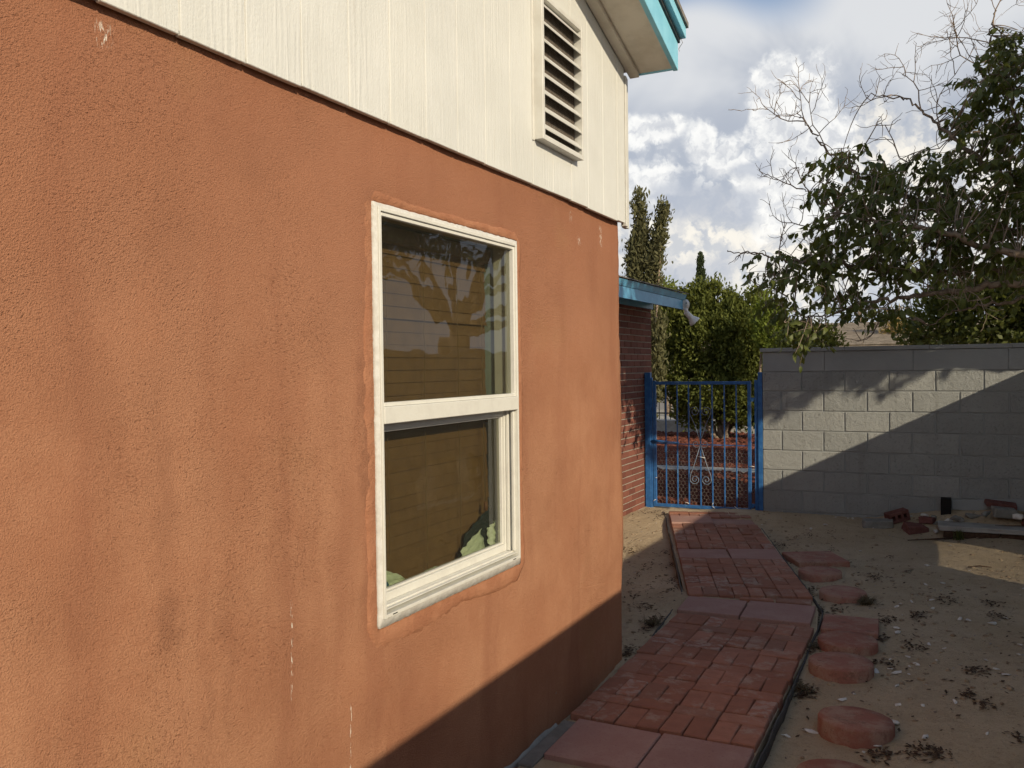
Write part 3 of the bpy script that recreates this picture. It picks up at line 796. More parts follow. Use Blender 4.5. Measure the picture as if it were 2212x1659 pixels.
sheet('paper_sheet', [(2.52, 0.850), (2.66, 0.850), (2.65, 0.870), (2.57, 0.872)], M['paper'], 'small pale green scrap at the middle of the window bottom', 'sheet', 4)
sheet('blue_wrapper', [(2.27, 0.848), (2.36, 0.848), (2.33, 0.885), (2.27, 0.925)], M['bluepaper'], 'dark blue scrap below the green sheet in the lower left window corner', 'wrapper', 5, xo=-0.070, amp=0.006)
sheet('dark_cloth', [(2.80, 0.850), (3.10, 0.850), (3.09, 1.02), (2.88, 0.945)], M['darkcloth'], 'dark cloth bunched behind the green sheets at the window right corner', 'cloth', 6, xo=-0.092, amp=0.012)
# ================================================================== BRICK WING
wing = empty('brick_wing', (-1.48, 7.0, 0))
wing.location = (0, 0, 0)
tag(wing, 'dark red brick house wing behind the stucco corner, with blue eave board', 'house')
box('mortar_core', -1.70, -1.4875, 4.37, 9.592, -0.12, 2.30, M['mortar'], wing)
def brick_mesh(name, lx, ly, lz, bev, jit, n=4):
    out = []
    for k in range(n):
        bm = bmesh.new(); box_into(bm, -lx / 2, lx / 2, -ly / 2, ly / 2, -lz / 2, lz / 2, bev, jit)
        out.append(bm_mesh(name, bm))
    return out
wb = brick_mesh('brick', 0.094, 0.1945, 0.0575, 0.003, 0.0012, 5)
for m_ in wb: m_.materials.append(M['wing_brick'])
far = Batch()
for c in range(-1, 34):
    z = 0.034 + c * 0.0677
    off = 0.0 if c % 2 else 0.102
    y = 9.6 - 0.0975 - off
    if off:                                   # half brick closes the corner
        bm = bmesh.new(); box_into(bm, -0.047, 0.047, -0.047, 0.047, -0.0287, 0.0287, 0.003)
        me = bm_mesh('brick', bm); me.materials.append(M['wing_brick'])
        obj('brick', me, None, wing, (-1.5275 + random.uniform(-.001, .001), 9.6 - 0.0475, z))
    while y > 4.5:
        if y > 8.25:
            obj('brick', random.choice(wb), None, wing, (-1.5275 + random.uniform(-.0012, .0012), y, z))
        else:
            bmx = random.choice(wb)
            vv = np.array([v.co[:] for v in bmx.vertices]) + np.array((-1.5275 + random.uniform(-.001, .001), y, z))
            ff = [tuple(p.vertices) for p in bmx.polygons if len(p.vertices) == 4]
            far.add(vv, ff)
        y -= 0.2045
tag(obj('brickwork', far.mesh('brickwork'), M['wing_brick'], wing), kind='stuff')
# plinth of dirt-splashed foundation
box('foundation', -1.70, -1.474, 4.4, 9.60, -0.15, 0.012, M['concrete'], wing, 0.004)
EX = -1.115
box('fascia', EX - 0.02, EX, 4.49, 9.60, 2.185, 2.292, M['blue_fascia'], wing, 0.002)
prism('fascia_moulding', [(EX - 0.02, 2.2935), (EX + 0.006, 2.2935), (EX + 0.030, 2.352), (EX - 0.02, 2.352)], 'y', 4.48, 9.66, M['blue_fascia'], wing)
box('soffit', -1.49, EX - 0.021, 4.49, 9.60, 2.286, 2.296, M['soffit'], wing)
box('frieze', -1.487, -1.455, 4.49, 9.595, 2.20, 2.285, M['blue_fascia'], wing)
prism('barge_end', [(EX - 0.022, 2.19), (EX - 0.022, 2.29), (-5.2, 3.36), (-5.2, 3.22), (-1.6, 2.30)], 'y', 9.603, 9.625, M['blue_fascia'], wing)
prism('roof_deck', [(EX + 0.03, 2.3535), (-5.4, 3.46), (-5.4, 3.44), (-1.2, 2.30), (EX - 0.022, 2.30)], 'y', 4.49, 9.60, M['soffit'], wing)
sl = math.sqrt(1 + 0.2575 ** 2)
for k in range(24):                            # shingle courses
    xa = EX + 0.045 - k * 0.17; za = 2.358 + k * 0.17 * 0.2575
    prism('shingle_course', [(xa, za), (xa, za + 0.010), (xa - 0.185, za + 0.185 * 0.2575 + 0.0062), (xa - 0.185, za + 0.185 * 0.2575)], 'y', 4.49 + 0.001 * (k % 3), 9.69, M['shingle'], wing)
box('rear_wall', -5.3, -5.2, 4.37, 9.59, -0.1, 3.2, M['wing_brick'], wing)
prism('end_wall', [(-5.2, -0.1), (-1.70, -0.1), (-1.70, 2.29), (-5.2, 3.20)], 'y', 9.49, 9.59, M['wing_brick'], wing)

# flood light on the end of the fascia
fl = empty('flood_light', (EX - 0.01, 9.60, 2.235))
tag(fl, 'white outdoor flood light with bell lamp holder on the blue eave end', 'flood light')
bm = bmesh.new(); bmesh.ops.create_cone(bm, cap_ends=True, segments=28, radius1=0.060, radius2=0.060, depth=0.045)
bmesh.ops.bevel(bm, geom=[e for e in bm.edges if len(e.link_faces) == 2 and abs(e.calc_face_angle(0)) > 1], offset=0.008, segments=2, affect='EDGES')
o = obj('mount_box', bm_mesh('mount_box', bm, False), M['white_plastic'], fl, (0.02, 0.050, 0.005), (math.radians(90), 0, math.radians(-35)))
box('bracket', -0.012, 0.02, 0.006, 0.04, -0.05, 0.05, M['white_plastic'], fl, 0.003)
def lathe(name, prof, loc, direction, mat_, parent, n=24):
    q = Vector(direction).normalized().to_track_quat('Z', 'Y').to_matrix()
    V = []; Fc = []
    for (r, h) in prof:
        for k in range(n):
            a = 2 * math.pi * k / n; p = q @ Vector((r * math.cos(a), r * math.sin(a), h)) + Vector(loc); V.append(p[:])
    for i_ in range(len(prof) - 1):
        for k in range(n): Fc.append((i_ * n + k, i_ * n + (k + 1) % n, (i_ + 1) * n + (k + 1) % n, (i_ + 1) * n + k))
    return obj(name, mesh_np(name, V, Fc, True), mat_, parent)
dirn = Vector((0.42, 0.30, -0.55))
lathe('knuckle', [(0.0, -0.012), (0.022, -0.010), (0.024, 0.03), (0.016, 0.045), (0.0, 0.046)], (0.035, 0.030, -0.045), (0.1, 0.2, -1), M['white_plastic'], fl)
lathe('lamp_holder', [(0.0, 0.0), (0.026, 0.002), (0.029, 0.012), (0.030, 0.07), (0.034, 0.095), (0.050, 0.125), (0.064, 0.150), (0.066, 0.158), (0.060, 0.156), (0.040, 0.125), (0.0, 0.118)],
      (0.030, 0.035, -0.072), dirn, M['white_plastic'], fl)
lathe('sensor_eye', [(0.0, 0.005), (0.009, 0.004), (0.010, 0.0)], (0.048, 0.010, 0.018), (0.8, -0.6, 0.1), M['dark_lens'], fl, 12)

# ================================================================== BLOCK WALL
bw = empty('block_wall', (0, 0, 0))
tag(bw, 'grey painted concrete block wall with flat cap, right of the blue gate', 'wall')
BY0, BY1 = 9.30, 9.50
box('mortar_core', -0.194, 2.80, BY0 + 0.010, BY1 - 0.007, -0.15, 1.688, M['block_smooth'], bw)
rows = [(-0.14, 0.060), (0.068, 0.268), (0.276, 0.474), (0.482, 0.678), (0.686, 0.880), (0.888, 1.082), (1.090, 1.283), (1.291, 1.484)]
for ri, (z0, z1) in enumerate(rows):
    # rows from the bottom: B A alternating
    off = 0.19 if (ri % 2 == 1) else -0.01
    js = [-0.2] + [off + 0.4075 * k for k in range(-1, 8)]
    js = [-0.2] + [j for j in js[1:] if j > -0.13 and j < 2.75] + [2.80]
    for a, b in zip(js[:-1], js[1:]):
        g = 0.0055
        bm = bmesh.new(); L_ = b - a - 2 * g if a > -0.2 else b - a - g
        x0 = a + (g if a > -0.2 else 0)
        box_into(bm, x0, b - g, BY0 + random.uniform(-.0015, .0015), BY1, z0 + random.uniform(-.0015, .0015), z1, 0.0045, 0.0012)
        obj('block', bm_mesh('block', bm), M['block'], bw)
# smooth top course and cap
js = [-0.2, 0.41, 1.22, 2.02, 2.80]
for a, b in zip(js[:-1], js[1:]):
    bm = bmesh.new(); box_into(bm, a + 0.0012, b - 0.0012, BY0 - 0.001, BY1, 1.490, 1.6895, 0.004, 0.001)
    obj('block', bm_mesh('block', bm), M['block_smooth'], bw)
js = [-0.222, 0.60, 1.36, 2.05, 2.83]
for a, b in zip(js[:-1], js[1:]):
    box('cap_block', a + 0.0008, b - 0.0008, BY0 - 0.022, BY1 + 0.02, 1.693, 1.732 + random.uniform(-.001, .001), M['block_smooth'], bw, 0.003)

# boundary wall on the right (outside the picture; its shadow lies across the yard)
sw = empty('boundary_wall', (2.74, 3, 0)); sw.location = (0, 0, 0)
tag(sw, 'long grey block boundary wall on the right side of the yard', 'wall')
HX0, HX1 = 2.665, 2.815
OY0, OY1, OZ0, OZ1 = 6.68, 7.88, 0.276, 0.678  # opening added in the unseen wall to let sun reach the sand patch
bt = bmesh.new()
for ri, (z0, z1) in enumerate(rows + [(1.491, 1.688)]):
    y = -9.0 + (0.2 if ri % 2 else 0.0)
    while y < 9.29:
        y1 = min(y + 0.4, 9.29)
        if not (z0 >= OZ0 - 0.01 and z1 <= OZ1 + 0.01 and y1 > OY0 and y < OY1):
            box_into(bt, HX0, HX1, y, y1 - 0.008, z0, z1, 0.004)
        else:
            if y < OY0 - 0.02: box_into(bt, HX0, HX1, y, OY0, z0, z1)
            if y1 > OY1 + 0.02: box_into(bt, HX0, HX1, OY1, y1 - 0.008, z0, z1)
        y += 0.408
tag(obj('blocks', bm_mesh('blocks', bt), M['block'], sw), kind='stuff')
bt = bmesh.new()
box_into(bt, HX0 + 0.007, HX1 - 0.007, -9.0, OY0, -0.15, 1.687); box_into(bt, HX0 + 0.007, HX1 - 0.007, OY1, 9.29, -0.15, 1.687)
box_into(bt, HX0 + 0.007, HX1 - 0.007, OY0, OY1, -0.15, OZ0); box_into(bt, HX0 + 0.007, HX1 - 0.007, OY0, OY1, OZ1, 1.687)
obj('mortar_core', bm_mesh('mortar_core', bt), M['block_smooth'], sw)
box('cap', HX0 - 0.01, HX1 + 0.01, -9.0, 9.27, 1.6895, 1.731, M['block_smooth'], sw, 0.003)
# unseen slats added in the opening, passing dim sun to the sand patch
gr = empty('added_light_slats', (0, 0, 0)); tag(gr, 'added slats in the boundary wall opening, letting dim sunlight onto the sand', 'light opening')
bt = bmesh.new()
zc = OZ0 + 0.004
while zc < OZ1 - 0.006:
    box_into(bt, HX0 + 0.07, HX0 + 0.072, OY0 + 0.002, OY1 - 0.002, zc, zc + 0.0054); zc += 0.010
tag(obj('slats', bm_mesh('slats', bt), M['concrete'], gr), kind='stuff')
for y in (OY0 + 0.2, OY0 + 0.6, OY0 + 1.0): box('upright', HX0 + 0.0735, HX0 + 0.079, y, y + 0.008, OZ0 + 0.001, OZ1 - 0.001, M['concrete'], gr)

# ================================================================== GATE
GYc = 9.33
def post(name, x0, x1, z1, label, yb=0.0):
    bm = bmesh.new(); box_into(bm, x0, x1, GYc - 0.03 + yb, GYc + 0.03 + yb, -0.1, z1, 0.003)
    o = obj(name, bm_mesh(name, bm), M['gate']); tag(o, label, 'post'); return o
p_l = post('gate_post', -1.470, -1.405, 1.492, 'blue square steel post standing against the brick wing')
box('strike_angle', -1.4045, -1.388, GYc - 0.02, GYc + 0.02, -0.05, 1.435, M['gate'], p_l, 0.002)
box('post_cap_tab', -1.428, -1.404, GYc - 0.034, GYc - 0.0305, 1.405, 1.489, M['gate'], p_l)
p_r = post('gate_post', -0.249, -0.2035, 1.486, 'blue square steel post standing against the grey block wall end')
box('hinge_stile', -0.288, -0.256, GYc - 0.012, GYc + 0.02, -0.02, 1.405, M['gate'], p_r, 0.003)
box('weld_strip', -0.2555, -0.2495, GYc - 0.012, GYc + 0.01, -0.02, 1.40, M['gate'], p_r)
gate = empty('iron_gate', (-0.855, GYc, 0.0)); gate.location = (0, 0, 0)
tag(gate, 'blue wrought iron gate with scroll ornament and chicken wire, closed across the path', 'gate')
GX0, GX1, GZ0, GZ1 = -1.383, -0.325, 0.022, 1.392
ft = 0.034
box('stile', GX0, GX0 + ft, GYc - 0.016, GYc + 0.016, GZ0, GZ1 + 0.01, M['gate'], gate, 0.003)
box('stile', GX1 - ft, GX1, GYc - 0.016, GYc + 0.016, GZ0, GZ1, M['gate'], gate, 0.003)
box('top_rail', GX0 + ft, GX1 - ft, GYc - 0.0155, GYc + 0.0155, GZ1 - ft, GZ1 - 0.0005, M['gate'], gate, 0.003)
box('bottom_rail', GX0 + ft, GX1 - ft, GYc - 0.0155, GYc + 0.0155, GZ0 + 0.0005, GZ0 + ft, M['gate'], gate, 0.003)
bxs = [-1.240, -1.113, -0.988, -0.860, -0.733, -0.604, -0.478]
for x in bxs:
    box('bar', x - 0.007, x + 0.007, GYc - 0.0065, GYc + 0.0065, GZ0 + ft + 0.0005, GZ1 - ft - 0.0005, M['gate'], gate, 0.0015)
box('cross_rod', GX0 + ft, GX1 - ft, GYc + 0.0075, GYc + 0.0155, 0.708, 0.718, M['gate'], gate)
tube('slide_bolt', [(-1.395, GYc - 0.03, 0.742), (-1.10, GYc - 0.03, 0.730)], 0.009, M['gate'], gate, 10)
tube('bolt_sleeve', [(-1.378, GYc - 0.03, 0.742), (-1.225, GYc - 0.03, 0.736)], 0.015, M['gate'], gate, 10)
box('latch_plate', -1.252, -1.228, GYc - 0.020, GYc - 0.008, 0.62, 0.72, M['gate'], gate, 0.002)
box('bolt_knob', -1.104, -1.090, GYc - 0.040, GYc - 0.018, 0.718, 0.740, M['gate'], gate, 0.002)
for z in (1.215, 0.105):
    box('hinge', -0.3245, -0.289, GYc - 0.010, GYc + 0.006, z - 0.018, z + 0.004, M['gate'], gate, 0.002)
    box('hinge', -0.330, -0.296, GYc - 0.022, GYc - 0.0105, z - 0.034, z - 0.016, M['gate'], gate, 0.002)
def spiral(cx, cz, r0, r1, a0, turns, sgn, n=40):
    P = []
    for k in range(n + 1):
        t = k / n; a = a0 + sgn * turns * 2 * math.pi * t; r = r0 + (r1 - r0) * t
        P.append((cx + r * math.cos(a), GYc - 0.012, cz + r * math.sin(a)))
    return P
CXg = -0.860
for s in (-1, 1):
    # upper scroll: V line from the centre up to the big spiral
    cx = CXg + s * 0.060
    sp = spiral(cx, 1.068, 0.055, 0.013, (0 if s > 0 else math.pi), 1.55, s)
    tube('scroll', [(CXg + s * 0.004, GYc - 0.012, 0.755), (CXg + s * 0.06, GYc - 0.012, 0.93), (CXg + s * 0.108, GYc - 0.012, 1.03)] + sp, 0.0042, M['scroll'], gate, 6)
    sp = spiral(CXg + s * 0.046, 0.722, 0.046, 0.012, math.pi if s > 0 else 0, 1.1, s, 26)
    tube('scroll', sp, 0.0036, M['scroll'], gate, 6)
    cx = CXg + s * 0.062
    sp = spiral(cx, 0.338, 0.054, 0.012, (0 if s > 0 else math.pi), 1.55, -s)
    tube('scroll', [(CXg + s * 0.004, GYc - 0.012, 0.700), (CXg + s * 0.06, GYc - 0.012, 0.52), (CXg + s * 0.110, GYc - 0.012, 0.385)] + sp, 0.0042, M['scroll'], gate, 6)
# chicken wire on the lower half
b_ = Batch(); cw = 0.042; ch = 0.036
nxm = int((GX1 - GX0 - 0.05) / cw); nzm = int(0.62 / ch)
for a in range(nxm + 1):
    for c in range(nzm):
        x = GX0 + 0.03 + a * cw + (cw / 2 if c % 2 else 0); z = 0.05 + c * ch
        if x > GX1 - 0.03: continue
        yy = GYc + 0.018 + random.uniform(-.002, .002)
        p0 = (x, yy, z); p1 = (x + cw / 2, yy, z + ch * 0.33); p2 = (x + cw / 2, yy, z + ch); p3 = (x + cw, yy, z)
        for q0, q1 in ((p0, p1), (p1, p2), (p1, p3)):
            V_, F_ = tube_np([q0, q1], 0.0013, 3); b_.add(V_, F_)
tag(obj('chicken_wire', b_.mesh('chicken_wire'), M['wire'], gate), kind='stuff')
for (x, z, dx, dz) in ((-0.985, 0.075, -0.045, 0.012), (-0.735, 0.062, 0.03, -0.022), (-0.735, 0.070, 0.012, 0.028), (-0.50, 0.075, 0.05, -0.035), (-1.355, 0.10, -0.03, -0.02), (-1.358, 0.335, 0.02, 0.004), (-0.88, 0.585, 0.075, -0.012), (-0.34, 0.50, 0.05, 0.0)):
    tube('cable_tie', [(x, GYc - 0.022, z), (x + dx * 0.5, GYc - 0.028, z + dz * 0.6 + 0.004), (x + dx, GYc - 0.024, z + dz)], 0.0035, M['white_plastic'], gate, 5)

# ================================================================== PATH
pathbed = prism('path', [(0.035, 1.0), (0.845, 1.0), (0.845, 5.30), (0.80, 5.72), (0.75, 5.92), (-0.325, 9.30), (-1.19, 9.30), (-1.19, 9.06), (-0.04, 5.72), (-0.005, 5.35), (0.035, 4.5)], 'z', -0.05, 0.018, M['sand'])
tag(pathbed, 'red brick and slab garden path leading to the gate', None, None, 'structure')
pm = []
for k in range(7):
    bm = bmesh.new(); box_into(bm, -0.0485, 0.0485, -0.0985, 0.0985, -0.03, 0.03, 0.0042, 0.0016)
    me = bm_mesh('paver_brick', bm); me.materials.append(M['paver']); pm.append(me)
PTOP = 0.046
class Frame:
    def __init__(s, ox, oy, ang): s.o = Vector((ox, oy)); s.a = ang; s.u = Vector((math.cos(ang), math.sin(ang))); s.v = Vector((-math.sin(ang), math.cos(ang)))
    def p(s, u, v): return s.o + s.u * u + s.v * v
def brick(fr, u, v, along, dz=None):
    o = bpy.data.objects.new('paver_brick', random.choice(pm))
    q = fr.p(u, v)
    o.location = (q.x, q.y, PTOP - 0.03 + random.gauss(0, 0.0028))
    o.rotation_euler = (random.gauss(0, 0.010), random.gauss(0, 0.010), fr.a + (0 if along else math.pi / 2) + random.gauss(0, 0.010) + (math.pi if random.random() < 0.5 else 0))
    link(o, pathbed)
def slab(fr, u0, u1, v0, v1, skew=0.0):
    bm = bmesh.new()
    box_into(bm, u0 + 0.003, u1 - 0.003, v0 + 0.004, v1 - 0.004, -0.045, 0.0, 0.004, 0.002)
    o = obj('slab', bm_mesh('slab', bm), M['slab'], pathbed, (fr.o.x, fr.o.y, PTOP + random.uniform(-.003, .003)), (random.gauss(0, .003), random.gauss(0, .003), fr.a))
def S_row(fr, v, off=0.0):
    for k in range(8): brick(fr, 0.05 + k * 0.1005 + off, v + 0.1015, True)
    return v + 0.204
def T_row(fr, v, off=0.0):
    u = 0.1 + off
    for k in range(4): brick(fr, u + k * 0.2015, v + 0.051, False)
    return v + 0.1035
A = Frame(0.040, 1.55, 0.0)
v = 0.0
for k in range(5):
    v = S_row(A, v); v = T_row(A, v) if k < 4 else v
# bricks up to the slab pair nearest the camera
v = 3.13 - 1.55
A2 = Frame(0.042, 3.13, 0.004)
slab(A2, 0.05, 0.425, 0.0, 0.385); slab(A2, 0.430, 0.803, -0.005, 0.38)
box('curb_strip', 0.024, 0.088, 3.04, 3.50, -0.03, 0.030, M['curb'], pathbed, 0.004)
B_ = Frame(0.040, 3.535, 0.004)
v = 0.0
for k in range(6):
    v = S_row(B_, v, 0.0); 
    if k < 5: v = T_row(B_, v, random.uniform(-.006, .006))
# slab pair at the bend
C_ = Frame(0.004, 5.335, 0.055)
slab(C_, 0.0, 0.385, 0.0, 0.36, 0); slab(C_, 0.390, 0.800, -0.015, 0.385)
# far leg, turned to the left
ang2 = math.radians(18.6)
D_ = Frame(-0.028, 5.735, ang2)
v = 0.0
v = S_row(D_, v); v = T_row(D_, v); v = S_row(D_, v); v = T_row(D_, v); v = S_row(D_, v); v = T_row(D_, v); v = S_row(D_, v)
slab(D_, 0.0, 0.40, v, v + 0.385); slab(D_, 0.405, 0.805, v, v + 0.385); v += 0.388
v = S_row(D_, v); v = T_row(D_, v); v = S_row(D_, v); v = T_row(D_, v); v = S_row(D_, v); v = T_row(D_, v); v = S_row(D_, v)
slab(D_, 0.0, 0.40, v, v + 0.385); slab(D_, 0.405, 0.805, v, v + 0.385); v += 0.388
v = S_row(D_, v); v = T_row(D_, v)
# cut pieces filling the wedge at the bend
for (pts) in ([(0.30, 5.775), (0.52, 5.79), (0.50, 5.85), (0.31, 5.805)], [(0.53, 5.79), (0.745, 5.80), (0.735, 5.93), (0.52, 5.865)]):
    prism('brick_piece', pts, 'z', -0.02, PTOP - 0.003, M['paver'], pathbed, 0.003)
# edging strips
def strip(name, pts, w, z0, z1, m, label):
    V = []; Fc = []
    P = [Vector((x, y)) for x, y in pts]
    for k, p in enumerate(P):
        d = (P[min(k + 1, len(P) - 1)] - P[max(k - 1, 0)]).normalized(); n_ = Vector((-d.y, d.x)) * w / 2
        j = random.uniform(-.003, .003)
        for (s, z) in ((1, z0), (1, z1 + j), (-1, z1 + j), (-1, z0)): q = p + n_ * s; V.append((q.x, q.y, z))
    for k in range(len(P) - 1):
        for j in range(4): Fc.append((k * 4 + j, k * 4 + (j + 1) % 4, k * 4 + 4 + (j + 1) % 4, k * 4 + 4 + j))
    o = obj(name, mesh_np(name, V, Fc), m); tag(o, label, 'edging', 'path edging strips'); return o
def dens(pts, step=0.12):
    out = []
    for (a, b) in zip(pts[:-1], pts[1:]):
        n_ = max(1, int(math.hypot(b[0] - a[0], b[1] - a[1]) / step))
        for k in range(n_): t = k / n_; out.append((a[0] + (b[0] - a[0]) * t + random.uniform(-.004, .004), a[1] + (b[1] - a[1]) * t))
    return out + [pts[-1]]
strip('edging_strip', dens([(0.866, 1.0), (0.868, 3.0), (0.862, 4.3), (0.846, 5.2), (0.840, 5.60), (0.822, 5.74)]), 0.008, -0.05, 0.020, M['edging'], 'black plastic edging strip along the right side of the near path')
strip('edging_strip', dens([(0.822, 5.76), (0.62, 6.38), (0.30, 7.35), (-0.06, 8.45)]), 0.008, -0.05, 0.020, M['edging'], 'black plastic edging strip along the right side of the far path')
strip('edging_strip', dens([(0.030, 4.45), (0.012, 4.8), (-0.025, 5.2), (-0.065, 5.62), (-0.09, 5.74)]), 0.007, -0.05, 0.020, M['edging'], 'black plastic edging strip left of the path at the stucco corner')
strip('edging_strip', dens([(-0.075, 5.76), (-0.40, 6.75), (-0.80, 7.92), (-1.16, 8.98)]), 0.008, -0.05, 0.022, M['edging'], 'black plastic edging strip along the left side of the far path')

# ================================================================== STEPPING STONES
def round_stone(x, y, r, h, label, tilt=(0, 0)):
    n_ = 56
    h = h + 0.002
    nz_ = [random.uniform(-1, 1) for _ in range(n_)]
    prof = [(r * 1.01, -0.05), (r * 1.0, h - 0.009), (r * 0.965, h), (r * 0.6, h + 0.001), (0.0005, h + 0.001)]
    V = []; Fc = []
    for i_, (rr, z) in enumerate(prof):
        for k in range(n_):
            a = 2 * math.pi * k / n_; j = 1 + ((random.uniform(-.003, .003) + 0.010 * nz_[k] * (nz_[k] < -0.85)) if 0 < i_ < 3 else 0)
            V.append((rr * j * math.cos(a), rr * j * math.sin(a), z + (random.uniform(-.001, .001) if i_ in (1, 2) else 0)))
    for i_ in range(len(prof) - 1):
        for k in range(n_): Fc.append((i_ * n_ + k, i_ * n_ + (k + 1) % n_, (i_ + 1) * n_ + (k + 1) % n_, (i_ + 1) * n_ + k))
    o = obj('stepping_stone', mesh_np('stepping_stone', V, Fc), M['stone'], None, (x, y, gz(x, y)), (tilt[0], tilt[1], random.uniform(0, 6)))
    tag(o, label, 'stepping stone', 'stepping stones beside the path'); return o
def square_stone(x, y, s, h, rot, label, tilt=(0, 0)):
    bm = bmesh.new(); box_into(bm, -s / 2, s / 2, -s / 2, s / 2, -0.05, h, 0.006, 0.002)
    o = obj('stepping_stone', bm_mesh('stepping_stone', bm), M['stone'], None, (x, y, gz(x, y)), (tilt[0], tilt[1], rot))
    tag(o, label, 'stepping stone', 'stepping stones beside the path'); return o
square_stone(0.575, 7.29, 0.40, 0.045, math.radians(28), 'large square red stepping stone nearest the gate')
round_stone(0.675, 6.79, 0.152, 0.048, 'round red stepping stone touching the large square one near the gate', (0.01, 0.0))
round_stone(0.895, 6.20, 0.150, 0.042, 'brownish round stepping stone standing alone between the two square ones', (0.0, 0.03))
square_stone(1.010, 5.47, 0.310, 0.048, math.radians(3), 'small square red stepping stone between two round ones', (0.01, 0))
round_stone(1.035, 5.075, 0.155, 0.050, 'round greyish pink stepping stone right in front of the small square one', (0, -0.01))
round_stone(1.040, 4.69, 0.155, 0.050, 'round red stepping stone, second from the greyish one towards the camera', (-0.015, 0.0))
round_stone(1.170, 4.02, 0.155, 0.060, 'thick tilted round red stepping stone with a gap on both sides', (-0.02, 0.05))
round_stone(1.16, 3.47, 0.160, 0.055, 'round red stepping stone cut off by the bottom of the picture', (0.0, 0.02))
# ================================================================== SMALL THINGS ON THE SAND
_R = CAM_ROT.to_3x3()
def gpix(xd, yd, z=0.0):
    d = _R @ Vector(((xd - 1106) / _F, -(yd - 829.5) / _F, -1.0)); t = (z - CAM_POS.z) / d.z
    q = CAM_POS + d * t; return q.x, q.y
KD = 2212 / 3000
def cropB(x, y, z=0.0): return gpix((2200 + x / 1.951) * KD, (1400 + y / 1.951) * KD, z)
def cropA(x, y, z=0.0): return gpix((1450 + x / 1.952) * KD, (1400 + y / 1.952) * KD, z)
def rock_mesh(name, sub=1, jit=0.22, flat=0.6):
    bm = bmesh.new(); bmesh.ops.create_icosphere(bm, subdivisions=sub, radius=1.0)
    for v in bm.verts: v.co *= 1 + random.uniform(-jit, jit)
    for v in bm.verts: v.co.z *= flat; v.co.x *= 1.25
    return bm_mesh(name, bm)
chips = [rock_mesh('stone_chip', 1, 0.42, 0.5) for _ in range(12)]
for m_ in chips: m_.materials.append(M['white_stone'])
spots = [(1008,505),(1000,605),(1095,595),(1027,717),(918,732),(855,745),(832,757),(1040,772),(866,803),(1195,827),(1245,833),(1380,848),(836,875),(838,902),(1018,973),(1105,995),(897,1042),(943,1083),(908,1097),(795,1057),(905,1137),(828,1130),(720,1124),(833,1198),(842,1297),(982,1310),(1165,1300),(826,1397),(993,1487),(712,1510),(345,1415),(200,1437),(590,1233),(522,1260),(1345,1067),(1405,1123),(1463,1160),(1535,975),(1530,1036),(1540,662),(1555,627),(1460,812),(1350,1490),(345,293),(425,278),(62,275),(105,341),(643,1533),(375,968),(610,208),(935,200),(697,295),(1138,386),(625,405),(1250,528),(1060,1060),(800,1110),(1280,300),(500,225),(580,212)]
big = {(833,1198),(826,1397),(993,1487),(712,1510),(345,1415),(842,1297),(1380,848),(836,875),(838,902),(345,293),(425,278),(943,1083)}
for s in spots:
    x, y = cropB(*s)
    if x > 2.6 or y > 9.27: y = min(y, 9.22)
    k = random.uniform(0.008, 0.016) * (1.45 if s in big else 1.0)
    o = obj('stone_chip', random.choice(chips), None, None, (x, y, gz(x, y) + k * 0.3), (random.uniform(-.3, .3), random.uniform(-.3, .3), random.uniform(0, 6.28)))
    o.scale = (k * random.uniform(0.8, 1.5), k * random.uniform(0.6, 1.0), k * random.uniform(0.6, 1.1))
    tag(o, 'small white stone chip lying on the shaded sand', 'stone chip', 'white stone chips scattered over the sand')
# dark leaf and bark litter, too small and many to count
M['litter'] = plain('dry_leaf_litter', (0.055, 0.038, 0.026), (0.12, 0.075, 0.045), 40, 0.9, 0.1)
def bits(centres, name, mat_, size=(0.007, 0.018), lift=0.004):
    V = []; Fc = []
    for (cx, cy, rx, ry, n_) in centres:
        for _ in range(n_):
            x = cx + random.gauss(0, rx); y = cy + random.gauss(0, ry)
            if -1.45 < x < 2.6 and not (x < 0.0 and y < 4.40):
                s = random.uniform(*size); a = random.uniform(0, 6.28); z = gz(x, y) + lift * random.uniform(0.3, 2.2)
                # lies on the path if inside it
                e = (math.cos(a) * s, math.sin(a) * s); f = (-math.sin(a) * s * 0.45, math.cos(a) * s * 0.45)
                k = len(V); t = random.uniform(-.4, .7) * s
                V += [(x - e[0], y - e[1], z), (x + f[0], y + f[1], z + abs(t) * 0.6), (x + e[0], y + e[1], z + t * 0.5 + s * 0.2), (x - f[0], y - f[1], z + 0.001)]
                Fc.append((k, k + 1, k + 2, k + 3))
    o = obj(name, mesh_np(name, V, Fc), mat_); return o
cs = []
for (x, y, rx, ry, n_) in ((300,1210,40,18,70),(1000,1570,70,22,60),(740,1560,50,16,25),(950,815,30,10,35),(1370,720,30,12,25),(1400,800,40,10,30),(330,650,16,30,40),(365,800,18,30,50),(350,990,18,20,30),(160,380,40,12,40),(210,470,20,20,30),(720,575,40,12,35),(480,745,50,14,25),(930,985,40,14,30),(1240,1270,25,14,25),(1300,1130,40,14,30),(1340,1330,25,10,16),(765,830,30,14,30),(740,930,20,10,18),(900,540,16,8,8),(690,450,14,6,6),(800,440,14,6,6),(470,400,20,6,10),(330,330,30,8,10),(470,315,20,6,8),(1120,700,40,20,30),(1540,1520,25,14,16),(780,1080,30,8,14),(700,1075,14,6,8)):
    X0, Y0 = cropB(x, y); X1, _ = cropB(x + rx, y); _, Y1 = cropB(x, y + ry)
    cs.append((X0, Y0, abs(X1 - X0), abs(Y1 - Y0) + 0.01, int(n_ * 1.9)))
